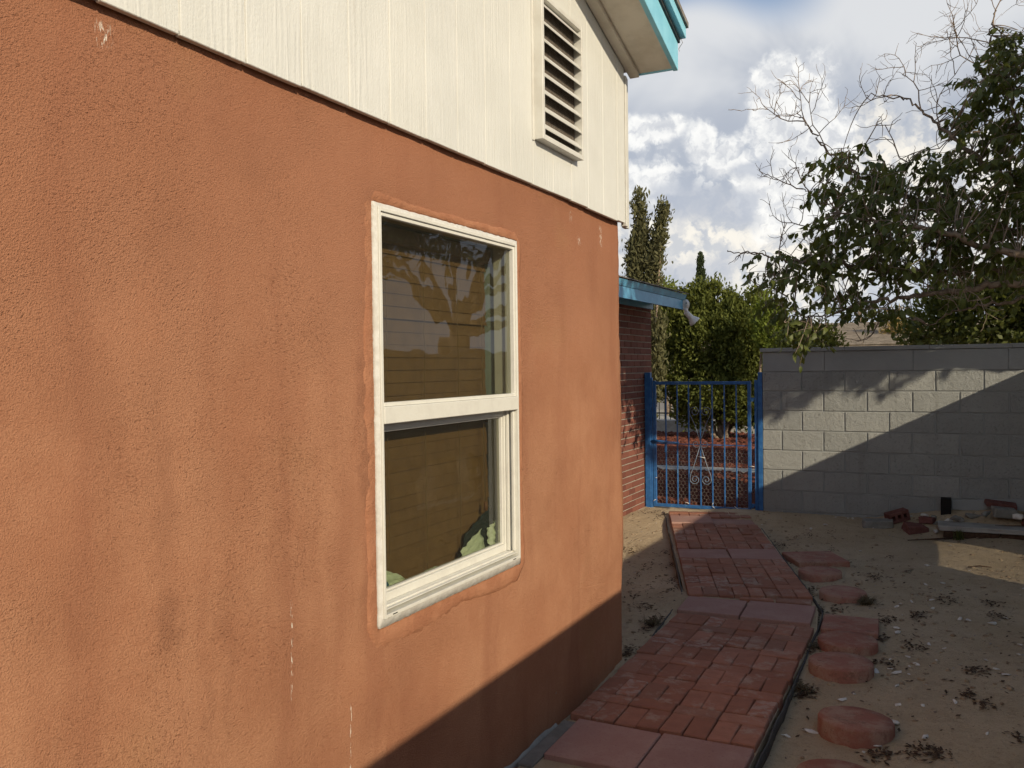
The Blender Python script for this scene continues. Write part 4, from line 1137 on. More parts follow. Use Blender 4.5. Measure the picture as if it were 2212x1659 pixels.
for (x, y, rx, ry, n_) in ((860,200,70,14,60),(970,220,14,20,50),(760,380,40,14,40),(850,470,40,20,16),(960,395,20,10,12),(1010,460,14,14,14),(900,850,25,30,70),(860,760,40,10,25),(760,1030,18,18,40),(800,690,30,14,12),(1010,640,14,30,20),(1030,550,14,20,25),(740,580,14,30,10)):
    X0, Y0 = cropA(x, y); X1, _ = cropA(x + rx, y); _, Y1 = cropA(x, y + ry)
    cs.append((X0, Y0, abs(X1 - X0), abs(Y1 - Y0) + 0.01, int(n_ * 1.9)))
cs.append((1.3, 6.0, 0.9, 1.9, 420)); cs.append((1.8, 4.5, 0.7, 1.3, 240)); cs.append((-0.9, 7.2, 0.35, 1.1, 90)); cs.append((0.0, 6.6, 0.5, 1.4, 40))
tag(bits(cs, 'leaf_litter', M['litter']), 'dark dry leaf and bark litter strewn over the sand', 'litter', None, 'stuff')
# tiny grit, pale and brown
M['grit'] = plain('grit', (0.34, 0.27, 0.20), (0.16, 0.11, 0.08), 90, 0.9, 0.1)
tag(bits([(1.3, 6.2, 0.9, 2.0, 2600), (-0.8, 7.0, 0.5, 1.3, 600)], 'grit', M['grit'], (0.0025, 0.006), 0.003), 'fine grit on the sandy ground', 'grit', None, 'stuff')

# small clods and gravel stones pressed into the sand
bmr = bmesh.new(); bmesh.ops.create_icosphere(bmr, subdivisions=1, radius=1.0)
cv = np.array([v_.co[:] for v_ in bmr.verts]); cf = np.array([[v_.index for v_ in f_.verts] for f_ in bmr.faces]); bmr.free()
def clods(n_, name, mat_, s0, s1, label, seed):
    r2 = np.random.default_rng(seed)
    x = r2.uniform(-1.42, 2.6, n_); y = 2.6 + (9.25 - 2.6) * r2.random(n_)
    clump = np.sin(x * 3.1 + y * 1.7) + np.sin(x * 1.3 - y * 2.9 + 1) + r2.normal(0, 0.9, n_)
    keep = (clump > 0.1) & ~((x < 0.02) & (y < 4.42)) & ~((x > 0.02) & (x < 0.86) & (y < 5.75)) & ~((y > 5.6) & (abs(x - (0.36 - 0.3365 * (y - 5.74))) < 0.46))
    x, y = x[keep], y[keep]; n_ = len(x)
    s = s0 + (s1 - s0) * r2.random(n_) ** 2.5
    Vc = cv[None] * (1 + r2.uniform(-0.35, 0.35, (n_, len(cv), 1))) * s[:, None, None] * np.stack([r2.uniform(.8, 1.5, n_), r2.uniform(.8, 1.3, n_), r2.uniform(.4, .8, n_)], -1)[:, None, :]
    Vc = Vc + np.stack([x, y, ground_z(x, y) + s * 0.12], -1)[:, None, :]
    o = obj(name, mesh_np(name, Vc.reshape(-1, 3), (cf[None] + (np.arange(n_) * len(cv))[:, None, None]).reshape(-1, 3)), mat_)
    tag(o, label, 'gravel', None, 'stuff')
M['clod'] = plain('sand_clod', (0.40, 0.31, 0.205), (0.26, 0.19, 0.125), 9, 0.95, 0.1, 0.004, 200)
M['gravel'] = plain('mixed_gravel', (0.46, 0.41, 0.35), (0.20, 0.15, 0.12), 7, 0.9, 0.15)
clods(5200, 'sand_clods', M['clod'], 0.003, 0.016, 'small sand clods scattered over the yard', 31)
clods(1500, 'fine_gravel', M['gravel'], 0.002, 0.009, 'fine mixed gravel scattered over the yard', 32)

# rubble at the foot of the block wall
def ground_thing(o, label, cat, group=None): tag(o, label, cat, group); return o
def chunk(name, x, y, sx, sy, sz, m, label, cat, rot=0.0, tilt=0.0, jit=0.02, dz=0.0, group='rubble at the foot of the block wall'):
    bm = bmesh.new(); box_into(bm, -sx / 2, sx / 2, -sy / 2, sy / 2, 0, sz, min(sx, sy, sz) * 0.12, jit)
    o = obj(name, bm_mesh(name, bm), m, None, (x, y, gz(x, y) - 0.008 + dz), (tilt, tilt * 0.5, rot)); tag(o, label, cat, group); return o
# hollow brick with three holes
hb = empty('hollow_brick', (1.09, 9.12, gz(1.09, 9.12) + 0.005)); hb.rotation_euler = (math.radians(4), math.radians(-14), math.radians(30))
tag(hb, 'dark red hollow brick with three holes lying tilted by the wall', 'brick', 'rubble at the foot of the block wall')
bm = bmesh.new()
for z0, z1 in ((0.0, 0.028), (0.072, 0.10)): box_into(bm, -0.10, 0.10, -0.05, 0.05, z0, z1, 0.002)
for x0, x1 in ((-0.10, -0.072), (-0.042, -0.016), (0.016, 0.042), (0.072, 0.10)): box_into(bm, x0, x1, -0.05, 0.05, 0.0281, 0.0719)
obj('shell', bm_mesh('shell', bm), M['redrubble'], hb)
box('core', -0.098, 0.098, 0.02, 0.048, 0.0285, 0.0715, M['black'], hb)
chunk('broken_brick', 1.24, 8.95, 0.20, 0.14, 0.075, M['redrubble'], 'broken dull red brick half buried in front of the hollow brick', 'brick', 0.5, 0.12)
chunk('broken_brick', 1.34, 9.10, 0.12, 0.10, 0.06, M['redrubble'], 'small dull red brick piece behind the half buried one', 'brick', -0.4, -0.1)
chunk('concrete_lump', 0.93, 8.98, 0.26, 0.16, 0.05, M['debris_grey'], 'flat grey mortar lump left of the hollow brick', 'rubble', 0.2, 0.04, 0.03)
chunk('concrete_slab', 1.90, 8.90, 0.92, 0.26, 0.045, M['concrete'], 'long pale broken concrete slab edge lying among the rubble', 'slab', 0.02, 0.03, 0.014, 0.025)
chunk('wood_board', 1.70, 8.80, 0.44, 0.05, 0.055, M['rust'], 'short dark weathered board standing under the slab edge', 'board', 0.02, 0.0, 0.004, 0.0)
chunk('wood_board', 2.22, 8.82, 0.58, 0.04, 0.06, M['rust'], 'longer dark weathered board at the right picture edge', 'board', 0.03, 0.0, 0.004, 0.0)
chunk('red_tile', 1.95, 9.20, 0.26, 0.12, 0.04, M['redrubble'], 'flat dull red tile leaning at the wall behind the slab', 'tile', 0.1, 0.2, 0.008, 0.07)
chunk('broken_brick', 1.98, 9.08, 0.20, 0.12, 0.09, M['debris_grey'], 'pinkish grey broken block standing behind the slab', 'rubble', 0.2, 0.1, 0.02, 0.04)
chunk('broken_brick', 2.20, 9.05, 0.16, 0.14, 0.10, M['redrubble'], 'rounded dull red stone at the right picture edge by the wall', 'rubble', 0.9, 0.1, 0.035, 0.03)
for k, (x, y, s, lb) in enumerate(((1.32, 9.20, 0.035, 'pale pebble nearest the hollow brick'), (1.40, 9.16, 0.04, 'pale flat chip left of the black box'), (1.45, 9.05, 0.05, 'pale grey stone in front of the black box'), (1.52, 9.08, 0.045, 'grey stone left of the slab end'), (1.62, 9.10, 0.05, 'mortar crumb behind the slab end'), (1.72, 9.14, 0.06, 'slanting pale splinter of tile behind the slab'), (1.42, 8.93, 0.04, 'pale stone beside the broken brick'), (1.58, 8.98, 0.045, 'grey chip on the slab end'), (1.82, 9.02, 0.05, 'grey chip on the middle of the slab'), (2.08, 9.00, 0.05, 'grey chip on the right of the slab'))):
    o = obj('rubble_stone', rock_mesh('rubble_stone', 1, 0.3, 0.5), M['debris_grey'] if k % 3 else M['white_stone'], None, (x, y, gz(x, y) + (0.10 if 'on the' in lb else 0.01)), (0.2, 0.1, k * 1.3)); o.scale = (s, s * 0.8, s)
    tag(o, lb, 'rubble', 'rubble at the foot of the block wall')
box_o = box('drain_box', 1.455, 1.545, 9.20, 9.285, 0.12, 0.285, M['black'], None, 0.003)
tag(box_o, 'small black square box standing against the block wall', 'box')
o = prism('wall_board', [(1.55, 0.262), (2.70, 0.345), (2.70, 0.18), (1.55, 0.17)], 'y', 9.268, 9.290, M['block_smooth'], None, 0.002)
tag(o, 'long grey board leaning low against the block wall, right of the black box', 'board')
tube_o = tube('long_stick', [(1.20, 8.46, gz(1.2, 8.46) + 0.008), (1.52, 8.74, gz(1.5, 8.7) + 0.012), (1.75, 8.86, gz(1.75, 8.86) + 0.012), (1.90, 8.96, gz(1.9, 8.96) + 0.022), (2.15, 9.02, gz(2.15, 9.0) + 0.02), (2.5, 9.04, gz(2.5, 9.0) + 0.02)], [0.004, 0.009, 0.010, 0.009, 0.006, 0.004], M['rust'], None, 7)
tag(tube_o, 'long dark thin stick lying in front of the rubble', 'stick')
x, y = cropB(1240, 512); x2, y2 = cropB(1375, 508)
so = tube('short_stick', [(x, y, gz(x, y) + 0.006), ((x + x2) / 2, (y + y2) / 2 + 0.01, gz(x, y) + 0.010), (x2, y2, gz(x2, y2) + 0.006)], [0.003, 0.005, 0.003], M['rust'], None, 6)
tag(so, 'short dark twig lying on the sunlit patch of sand', 'stick')
# weeds
def f_leaf(name, c1, c2, trans=0.35, rough=0.5, spec=0.35):
    m = bpy.data.materials.new(name); m.use_nodes = True
    T = NT(m.node_tree); b = T.n['Principled BSDF']; out = T.n['Material Output']
    ri = T.node('ShaderNodeNewGeometry').outputs['Random Per Island']
    pn = T.noise(geo_pos(T), 2.3, 3, 0.55)
    c = T.mix(T.math('ADD', T.math('MULTIPLY', ri, 0.65), T.math('MULTIPLY', pn, 0.45), clamp=True), c1, c2)
    T.t.links.new(c, b.inputs['Base Color']); b.inputs['Roughness'].default_value = rough; b.inputs['Specular IOR Level'].default_value = spec
    tl = T.node('ShaderNodeBsdfTranslucent', {'Color': T.mix(0.5, c, (min(1, c2[0] * 1.9), min(1, c2[1] * 1.7), c2[2] * 0.7))})
    mx = T.node('ShaderNodeMixShader', {0: trans, 1: b.outputs[0], 2: tl.outputs[0]})
    T.t.links.new(mx.outputs[0], out.inputs['Surface'])
    return m
M['leaf'] = f_leaf('broad_leaf', (0.022, 0.040, 0.012), (0.135, 0.155, 0.036), 0.30)
M['juniper'] = f_leaf('juniper_spray', (0.046, 0.066, 0.016), (0.165, 0.182, 0.040), 0.25, 0.7, 0.2)
M['juniper2'] = f_leaf('bright_spray', (0.070, 0.100, 0.016), (0.175, 0.215, 0.034), 0.25, 0.7, 0.2)
M['cypress'] = f_leaf('cypress_spray', (0.065, 0.072, 0.032), (0.170, 0.160, 0.080), 0.2, 0.8, 0.15)
M['pencil'] = f_leaf('dark_cypress_spray', (0.022, 0.034, 0.016), (0.055, 0.072, 0.030), 0.15, 0.8, 0.15)
M['dryweed'] = f_leaf('dry_weed', (0.085, 0.070, 0.042), (0.19, 0.15, 0.09), 0.2, 0.9, 0.1)
M['bark'] = plain('grey_brown_bark', (0.17, 0.125, 0.09), (0.27, 0.21, 0.155), 22, 0.9, 0.15, 0.01, 40)
M['twig'] = plain('pale_twig', (0.24, 0.18, 0.14), (0.37, 0.29, 0.22), 25, 0.85, 0.15)
def tuft(name, x, y, r, h, n_, m, label, flat=False):
    V = []; Fc = []
    for _ in range(n_):
        a = random.uniform(0, 6.28); L = random.uniform(0.5, 1) * (r if flat else h); lean = random.uniform(0.2, 0.9) * (r / h if not flat else 1.2)
        bx, by = random.gauss(0, r * 0.22), random.gauss(0, r * 0.22); w = random.uniform(0.0015, 0.0035)
        d = Vector((math.cos(a) * lean, math.sin(a) * lean, 0.35 if flat else 1.0)).normalized() * L
        s = Vector((-math.sin(a), math.cos(a), 0)) * w
        k = len(V); p = Vector((bx, by, 0)); q = p + d * 0.55 + Vector((0, 0, 0.012)); e = p + d - Vector((0, 0, L * 0.15))
        V += [(p - s)[:], (p + s)[:], (q + s * 0.8)[:], (q - s * 0.8)[:], (e + s * .2)[:], (e - s * .2)[:]]
        Fc += [(k, k + 1, k + 2, k + 3), (k + 3, k + 2, k + 4, k + 5)]
    o = obj(name, mesh_np(name, V, Fc), m, None, (x, y, gz(x, y))); tag(o, label, 'weed', 'weeds in the yard'); return o
tuft('green_weed', 1.60, 8.71, 0.07, 0.13, 70, M['leaf'], 'small green weed growing in front of the slab')
tuft('dry_weed', 1.045, 6.07, 0.10, 0.055, 150, M['dryweed'], 'dark dry weed clump at the right edge of the lone round stepping stone', True)
for (cx, cy, lb) in ((300, 1205, 'dry weed beside the path edging, left of the tilted stepping stone'), (360, 990, 'grey dry weed left of the greyish round stone')):
    x, y = cropB(cx, cy); tuft('dry_weed', x, y, 0.075, 0.02, 38, M['dryweed'], lb, True)
x, y = cropA(900, 850); tuft('dry_weed', x, y, 0.10, 0.04, 80, M['dryweed'], 'dry weed clump left of the path near the stucco corner', True)

# ================================================================== BEYOND THE GATE
def f_lava(T, b, co):
    p = geo_pos(T)
    c = T.mix(T.ramp(T.noise(p, 26, 4, 0.7), 0.35, 0.68), (0.085, 0.030, 0.021), (0.25, 0.092, 0.060))
    setc(T, b, c); bump(T, b, T.noise(p, 34, 4, 0.7), 0.03, 1.0)
M['lava'] = mat('red_lava_rock', f_lava, 0.95, 0.1)
def sheetbox(name, x0, x1, y0, y1, z0, z1, m, label):
    o = box(name, x0, x1, y0, y1, z0, z1, m); tag(o, label, None, None, 'structure'); return o
sheetbox('gravel_bed', -14, 9, 9.62, 12.62, -0.08, 0.006, M['lava'], 'red lava rock bed just beyond the gate')
sheetbox('gravel_bed', -14, 9, 13.12, 19.7, -0.08, 0.008, M['lava'], 'red lava rock bed beyond the concrete strip')
sheetbox('sidewalk', -14, 9, 12.64, 13.10, -0.08, 0.035, M['concrete'], 'narrow pale concrete strip between the lava rock beds')
sheetbox('driveway', -30, 30, 20.0, 40.0, -0.08, 0.10, M['concrete'], 'pale concrete street beyond the low curb')
cw_ = box('low_curb_wall', -14, 9, 19.75, 19.98, -0.1, 0.30, M['concrete'], None, 0.01); tag(cw_, 'low pale concrete curb wall behind the lava rock', 'wall')
# lava rocks as one mass
bmr = bmesh.new(); bmesh.ops.create_icosphere(bmr, subdivisions=1, radius=1.0)
bv = np.array([v.co[:] for v in bmr.verts]); bf = np.array([[v.index for v in f.verts] for f in bmr.faces]); bmr.free()
N = 5200
yy = 9.66 + (19.6 - 9.66) * rng.random(N) ** 1.25
yy = np.where((yy > 12.60) & (yy < 13.14), yy + 0.62, yy)
tt = rng.random(N)
xx = 1.54 + ((-1.55 + tt * 1.5) - 1.54) * yy / 9.33
sc = rng.uniform(0.018, 0.045, N) * (1 + (yy - 9.6) * 0.05)
Vr = bv[None] * (1 + rng.uniform(-0.3, 0.3, (N, len(bv), 1)))
Vr = Vr * sc[:, None, None] * np.array([1.2, 1.0, 0.8]) + np.stack([xx, yy, 0.008 + sc * 0.25], -1)[:, None, :]
Fr = (bf[None] + (np.arange(N) * len(bv))[:, None, None]).reshape(-1, 3)
lr = obj('lava_rocks', mesh_np('lava_rocks', Vr.reshape(-1, 3), Fr), M['lava']); tag(lr, 'loose red lava rocks covering the bed beyond the gate', 'rocks', None, 'stuff')
# scalloped edging along the strip
se = empty('scalloped_edging', (0, 0, 0)); tag(se, 'low dark red scalloped lawn edging in front of the concrete strip', 'edging')
for k in range(7):
    x0 = -1.75 + k * 0.135; pts = [(x0 + 0.064 + 0.064 * math.cos(a), 0.010 + 0.05 * math.sin(a)) for a in np.linspace(0, math.pi, 9)] + [(x0, -0.03), (x0 + 0.128, -0.03)]
    prism('scallop', pts, 'y', 12.50 + 0.01 * (k % 2), 12.545 + 0.01 * (k % 2), M['redrubble'], se)
# iron fence across the street side
fe = empty('picket_fence', (0, 0, 0)); tag(fe, 'black iron picket fence seen through the gate', 'fence')
x0f, x1f, yf = -7.6, -2.2, 22.0
for z in (0.32, 1.15): box('rail', x0f, x1f, yf - 0.015, yf + 0.015, z, z + 0.035, M['black'], fe)
for k in range(37): x = x0f + 0.05 + k * 0.148; box('picket', x - 0.009, x + 0.009, yf - 0.035, yf - 0.016, 0.12, 1.28, M['black'], fe)
for x in (-6.4, -5.75): box('foot', x - 0.03, x + 0.03, yf - 0.02, yf + 0.02, 0.1, 0.32, M['black'], fe)
tube_o = tube('white_stake', [at(1412, 905, 19.0)[:], at(1416, 880, 19.0)[:], at(1421, 852, 19.0)[:]], 0.022, M['white_plastic'], None, 6); tag(tube_o, 'thin white stake standing behind the gate bars', 'stake')

# house across the street
nh = empty('far_house', (0, 0, 0)); tag(nh, 'low grey shingle roofed house seen over the block wall', 'house')
M['far_wall'] = plain('grey_far_wall', (0.24, 0.24, 0.25), (0.20, 0.20, 0.21), 2, 0.9, 0.1)
M['far_trim'] = plain('pale_far_trim', (0.62, 0.57, 0.45), None, 2, 0.8, 0.1)
def f_farroof(T, b, co):
    p = geo_pos(T)
    c = T.mix(T.ramp(T.noise(T.vmath('MULTIPLY', p, (1.5, 1, 1)), 3.0, 5, 0.65), 0.35, 0.68), (0.20, 0.165, 0.125), (0.30, 0.25, 0.195))
    setc(T, b, c); bump(T, b, T.noise(p, 20, 3, 0.6), 0.02, 0.8)
M['far_roof'] = mat('weathered_shingle', f_farroof, 0.95, 0.1)
box('wall', -11.0, 6.2, 28.2, 37.0, 0.0, 2.15, M['far_wall'], nh)
box('garage_band', -11.0, -4.0, 28.16, 28.19, 1.15, 1.45, M['far_trim'], nh)
nrow = 22
for k in range(nrow):
    y0 = 27.6 + k * 0.25; z0 = 2.10 + k * 0.25 * 0.16
    prism('shingle_course', [(y0, z0), (y0, z0 + 0.022), (y0 + 0.27, z0 + 0.27 * 0.16 + 0.012), (y0 + 0.27, z0 + 0.27 * 0.16)], 'x', -11.6, 6.8, M['far_roof'], nh)
prism('roof', [(27.62, 2.08), (33.1, 2.96), (38.4, 2.1), (38.4, 2.0), (27.62, 2.0)], 'x', -11.5, 6.7, M['far_roof'], nh)
p = at(1703, 722, 29.5); tube('vent_pipe', [(p.x, p.y, 2.3), (p.x, p.y, p.z + 0.12)], 0.06, M['white_plastic'], nh, 10)
p = at(1768, 744, 28.5); tube('vent_pipe', [(p.x, p.y, 2.2), (p.x, p.y, p.z + 0.22)], 0.05, M['white_plastic'], nh, 10)
# pole and wires
p = at(1857, 700, 44); po = tube('utility_pole', [(p.x, p.y, 0), (p.x, p.y, at(1857, 672, 44).z)], 0.10, M['bark'], None, 8); tag(po, 'thin brown utility pole rising behind the far roof', 'pole')
for k, (ya, yb) in enumerate(((664, 655), (674, 664), (681, 670), (700, 690), (715, 706))):
    A0 = at(1400, ya + 2, 45); B0 = at(2330, yb - 3, 45); pts = []
    for t in np.linspace(0, 1, 14): q = A0.lerp(B0, t); pts.append((q.x, q.y, q.z - 0.25 * (1 - (2 * t - 1) ** 2) + 0.12))
    wo = tube('power_line', pts, 0.012 if k < 4 else 0.022, M['black'], None, 4)
    tag(wo, ['topmost thin power line above the far roof', 'second thin power line from the top', 'third thin power line from the top', 'fourth power line, just above the far roof', 'lowest and thickest power line above the far roof'][k], 'power line', 'power lines in front of the sky')
# ================================================================== FOLIAGE
def quads(C, D, Nn, L, W):
    """diamond-shaped sprays: centre, direction, side normal, length, width -> V,F"""
    S = np.cross(D, Nn); S /= (np.linalg.norm(S, axis=1)[:, None] + 1e-9)
    a = C - D * L[:, None] * 0.5; t = C + D * L[:, None] * 0.5; m = C + D * L[:, None] * 0.05
    V = np.stack([a, m + S * W[:, None] * 0.5, t, m - S * W[:, None] * 0.5], 1).reshape(-1, 3)
    Fq = np.arange(len(C) * 4).reshape(-1, 4)
    return V, Fq
def unit(v): return v / (np.linalg.norm(v, axis=-1, keepdims=True) + 1e-9)
def shrub(name, lobes, n_clump, per, clump_r, L, W, up, m, label, stem=None, trunk_mat=None, seed=1, cat='bush', group=None, shell=(0.72, 1.0), base=None):
    """lobes: (x,y,z,rx,ry,rz). leaf clumps on and inside the lobes' surfaces"""
    r = np.random.default_rng(seed)
    lob = np.array(lobes, float)
    area = (lob[:, 3] * lob[:, 5]); pr = area / area.sum()
    idx = r.choice(len(lob), n_clump, p=pr)
    d = unit(r.normal(size=(n_clump, 3))); rad = r.uniform(shell[0], shell[1], n_clump)
    cc = lob[idx, :3] + d * rad[:, None] * lob[idx, 3:6]
    k = cc[:, 2] > 0.05
    cc = cc[k]; d = d[k]
    n = len(cc)
    C = np.repeat(cc, per, 0) + r.normal(size=(n * per, 3)) * clump_r * np.array([1, 1, 1.1])
    Dd = unit(np.repeat(d, per, 0) * 0.7 + r.normal(size=(n * per, 3)) * 0.55 + np.array([0, 0, up]))
    Nn = unit(r.normal(size=(n * per, 3)))
    s = r.uniform(0.6, 1.3, n * per)
    V, Fq = quads(C, Dd, Nn, L * s, W * s)
    b0 = base or (lob[:, 0].mean(), lob[:, 1].mean())
    root = empty(name, (b0[0], b0[1], 0.0)); tag(root, label, cat, group)
    V = V - np.array([b0[0], b0[1], 0.0])
    o = obj('crown', mesh_np('crown', V, Fq), m, root); tag(o, kind='stuff')
    tb = Batch()
    top = lob[:, 2].max()
    for q in range(stem or 6):
        l = lob[r.integers(len(lob))]
        e = np.array([l[0], l[1], l[2] + l[5] * 0.5]); s0 = np.array([b0[0] + r.normal(0, .08), b0[1] + r.normal(0, .08), -0.05])
        mid = s0 * 0.5 + e * 0.5 + r.normal(0, 0.08, 3)
        Vt, Ft = tube_np(np.array([s0, (s0 + mid) / 2 + r.normal(0, .03, 3), mid, (mid + e) / 2, e]) - np.array([b0[0], b0[1], 0]), [0.045, 0.038, 0.028, 0.018, 0.006], 6); tb.add(Vt, Ft)
    obj('trunk', tb.mesh('trunk', True), trunk_mat or M['bark'], root)
    return root
def pl(xd, yd, Y, rx, rz, ry=None):
    p = at(xd, yd, Y); return (p.x, p.y, p.z, rx, ry or rx, rz)
# big rounded conifer behind the gate
YB = 18.3
S1 = 1 / (1900 / 17.9)    # metres per display pixel there
def lb(xd, yd, rxp, ryp, Y=YB): return pl(xd, yd, Y, rxp * S1 * Y / YB, ryp * S1 * Y / YB)
L1 = [lb(1510, 672, 42, 62), lb(1550, 662, 38, 58), lb(1590, 704, 40, 62), lb(1634, 678, 30, 58), lb(1605, 740, 70, 80), lb(1535, 745, 75, 90), lb(1470, 720, 40, 60), lb(1465, 800, 48, 80), lb(1540, 840, 90, 75),
      lb(1620, 825, 70, 85), lb(1655, 760, 36, 62), lb(1600, 880, 60, 40), lb(1668, 720, 25, 40), lb(1500, 880, 46, 40), lb(1650, 880, 46, 40), lb(1455, 660, 26, 40)]
shrub('juniper_bush', L1, 1650, 40, 0.075, 0.095, 0.040, 0.5, M['juniper'], 'large rounded olive green conifer behind the blue gate', 12, seed=21, cat='tree', base=(at(1560, 900, YB).x, YB))
L1b = [pl(1672, 712, 17.0, 0.26, 0.55), pl(1680, 740, 17.0, 0.16, 0.30), pl(1650, 700, 17.2, 0.22, 0.5)]
shrub('bright_bush', L1b, 130, 40, 0.07, 0.08, 0.035, 0.6, M['juniper2'], 'bright green narrow conifer at the right flank of the large one', 4, seed=22, cat='tree')
# double-topped shaggy cypress
YC = 17.2
def colm(x, ytop, ybot, wmax, Y, n_=9, lean=0.0, tip=0.25):
    L = []
    for k in range(n_):
        t = k / (n_ - 1); yd = ytop + (ybot - ytop) * t; w = wmax * (tip + (1 - tip) * min(1, t * 2.2))
        L.append(pl(x + lean * (1 - t), yd, Y, w / 1900 * 16.9, (ybot - ytop) / n_ * 0.9 / 1900 * 16.9))
    return L
L2 = colm(1385, 434, 900, 25, YC, 12, -4, 0.30) + colm(1405, 450, 630, 12, YC, 7, 28, 0.5) + [pl(1372, 560, YC, .16, .5), pl(1372, 640, YC, .15, .4), pl(1415, 800, YC, .12, .6), pl(1420, 720, YC, .10, .5)]
shrub('shaggy_cypress', L2, 760, 36, 0.065, 0.11, 0.040, 1.0, M['cypress'], 'tall shaggy grey green cypress with two tops behind the blue eave', 12, M['twig'], seed=23, cat='tree', base=(at(1392, 900, YC).x, YC), shell=(0.20, 1.22))
# thin pencil cypress far off
YP = 34.0
L3 = [pl(1513, 562 + 12 * k, YP, 0.11 + 0.014 * min(k, 7), 0.34) for k in range(14)]
shrub('pencil_cypress', L3, 520, 26, 0.03, 0.10, 0.05, 1.6, M['pencil'], 'thin dark pencil cypress rising above the large conifer', 3, seed=24, cat='tree')
YG = 25.0
L4 = [pl(1425, 640, YG, 0.45, 0.6), pl(1450, 668, YG, 0.40, 0.55), pl(1432, 700, YG, 0.65, 0.7), pl(1440, 760, YG, 0.8, 0.8), pl(1484, 700, YG, 0.16, 0.35)]
shrub('green_tree', L4, 420, 30, 0.10, 0.10, 0.05, 0.5, M['juniper2'], 'bright green tree peeking over the blue eave beside the cypress', 5, seed=25, cat='tree', base=(at(1440, 800, YG).x, YG))
# leafy shrubs just behind the block wall
L5 = [pl(1975, 720, 12.4, 0.22, 0.30), pl(2030, 700, 12.2, 0.34, 0.42), pl(2100, 690, 12.0, 0.45, 0.5), pl(2180, 670, 12.2, 0.5, 0.6), pl(2250, 660, 12.4, 0.6, 0.7), pl(2330, 650, 12.4, 0.7, 0.8), pl(2040, 640, 12.6, 0.25, 0.3)]
shrub('dark_shrub', L5, 620, 26, 0.085, 0.085, 0.045, 0.3, M['leaf'], 'dark leafy shrub showing over the right end of the block wall', 8, M['twig'], seed=26, base=(2.6, 12.4))
L6 = [pl(1718, 740, 13.0, 0.22, 0.22), pl(1765, 735, 13.0, 0.26, 0.24), pl(1795, 745, 13.0, 0.16, 0.18)]
shrub('sparse_shrub', L6, 120, 24, 0.06, 0.07, 0.03, 0.5, M['juniper'], 'small sparse shrub showing over the left part of the block wall', 6, M['twig'], seed=27)
L7 = [pl(1930, 700, 30, 0.25, 0.5), pl(1945, 715, 30, 0.4, 0.3)]
M['straw'] = f_leaf('straw_frond', (0.22, 0.16, 0.07), (0.36, 0.27, 0.12), 0.3, 0.9, 0.1)
shrub('straw_shrub', L7, 60, 20, 0.10, 0.22, 0.03, 0.6, M['straw'], 'straw coloured dry shrub in front of the far roof', 3, seed=28)

# ------------------------------------------------------------------ the overhanging broad-leaved tree
TB = Vector((3.72, 8.95, 0.0))
tree = empty('broadleaf_tree', TB); tag(tree, 'large broad leaved tree overhanging the block wall from the right, with bare twigs', 'tree')
def loc(P): return np.asarray([(p[0] - TB.x, p[1] - TB.y, p[2] - TB.z) for p in P])
def smoothline(P, n_):
    P = np.array([tuple(p) for p in P], float); m = len(P); out = []
    t = np.linspace(0, m - 1 - 1e-6, n_)
    for s in t:
        i_ = int(s); f = s - i_
        p0, p1, p2, p3 = P[max(i_ - 1, 0)], P[i_], P[min(i_ + 1, m - 1)], P[min(i_ + 2, m - 1)]
        out.append(0.5 * ((2 * p1) + (-p0 + p2) * f + (2 * p0 - 5 * p1 + 4 * p2 - p3) * f ** 2 + (-p0 + 3 * p1 - 3 * p2 + p3) * f ** 3))
    return np.array(out)
fork = Vector((3.62, 8.85, 1.95))
tr = smoothline([TB + Vector((0, 0, -0.1)), TB + Vector((-0.02, 0, 0.7)), TB + Vector((-0.05, -0.05, 1.4)), fork], 14)
Vt, Ft = tube_np(loc(tr), np.linspace(0.15, 0.10, 14), 12); obj('trunk', mesh_np('trunk', Vt, Ft, True), M['bark'], tree)
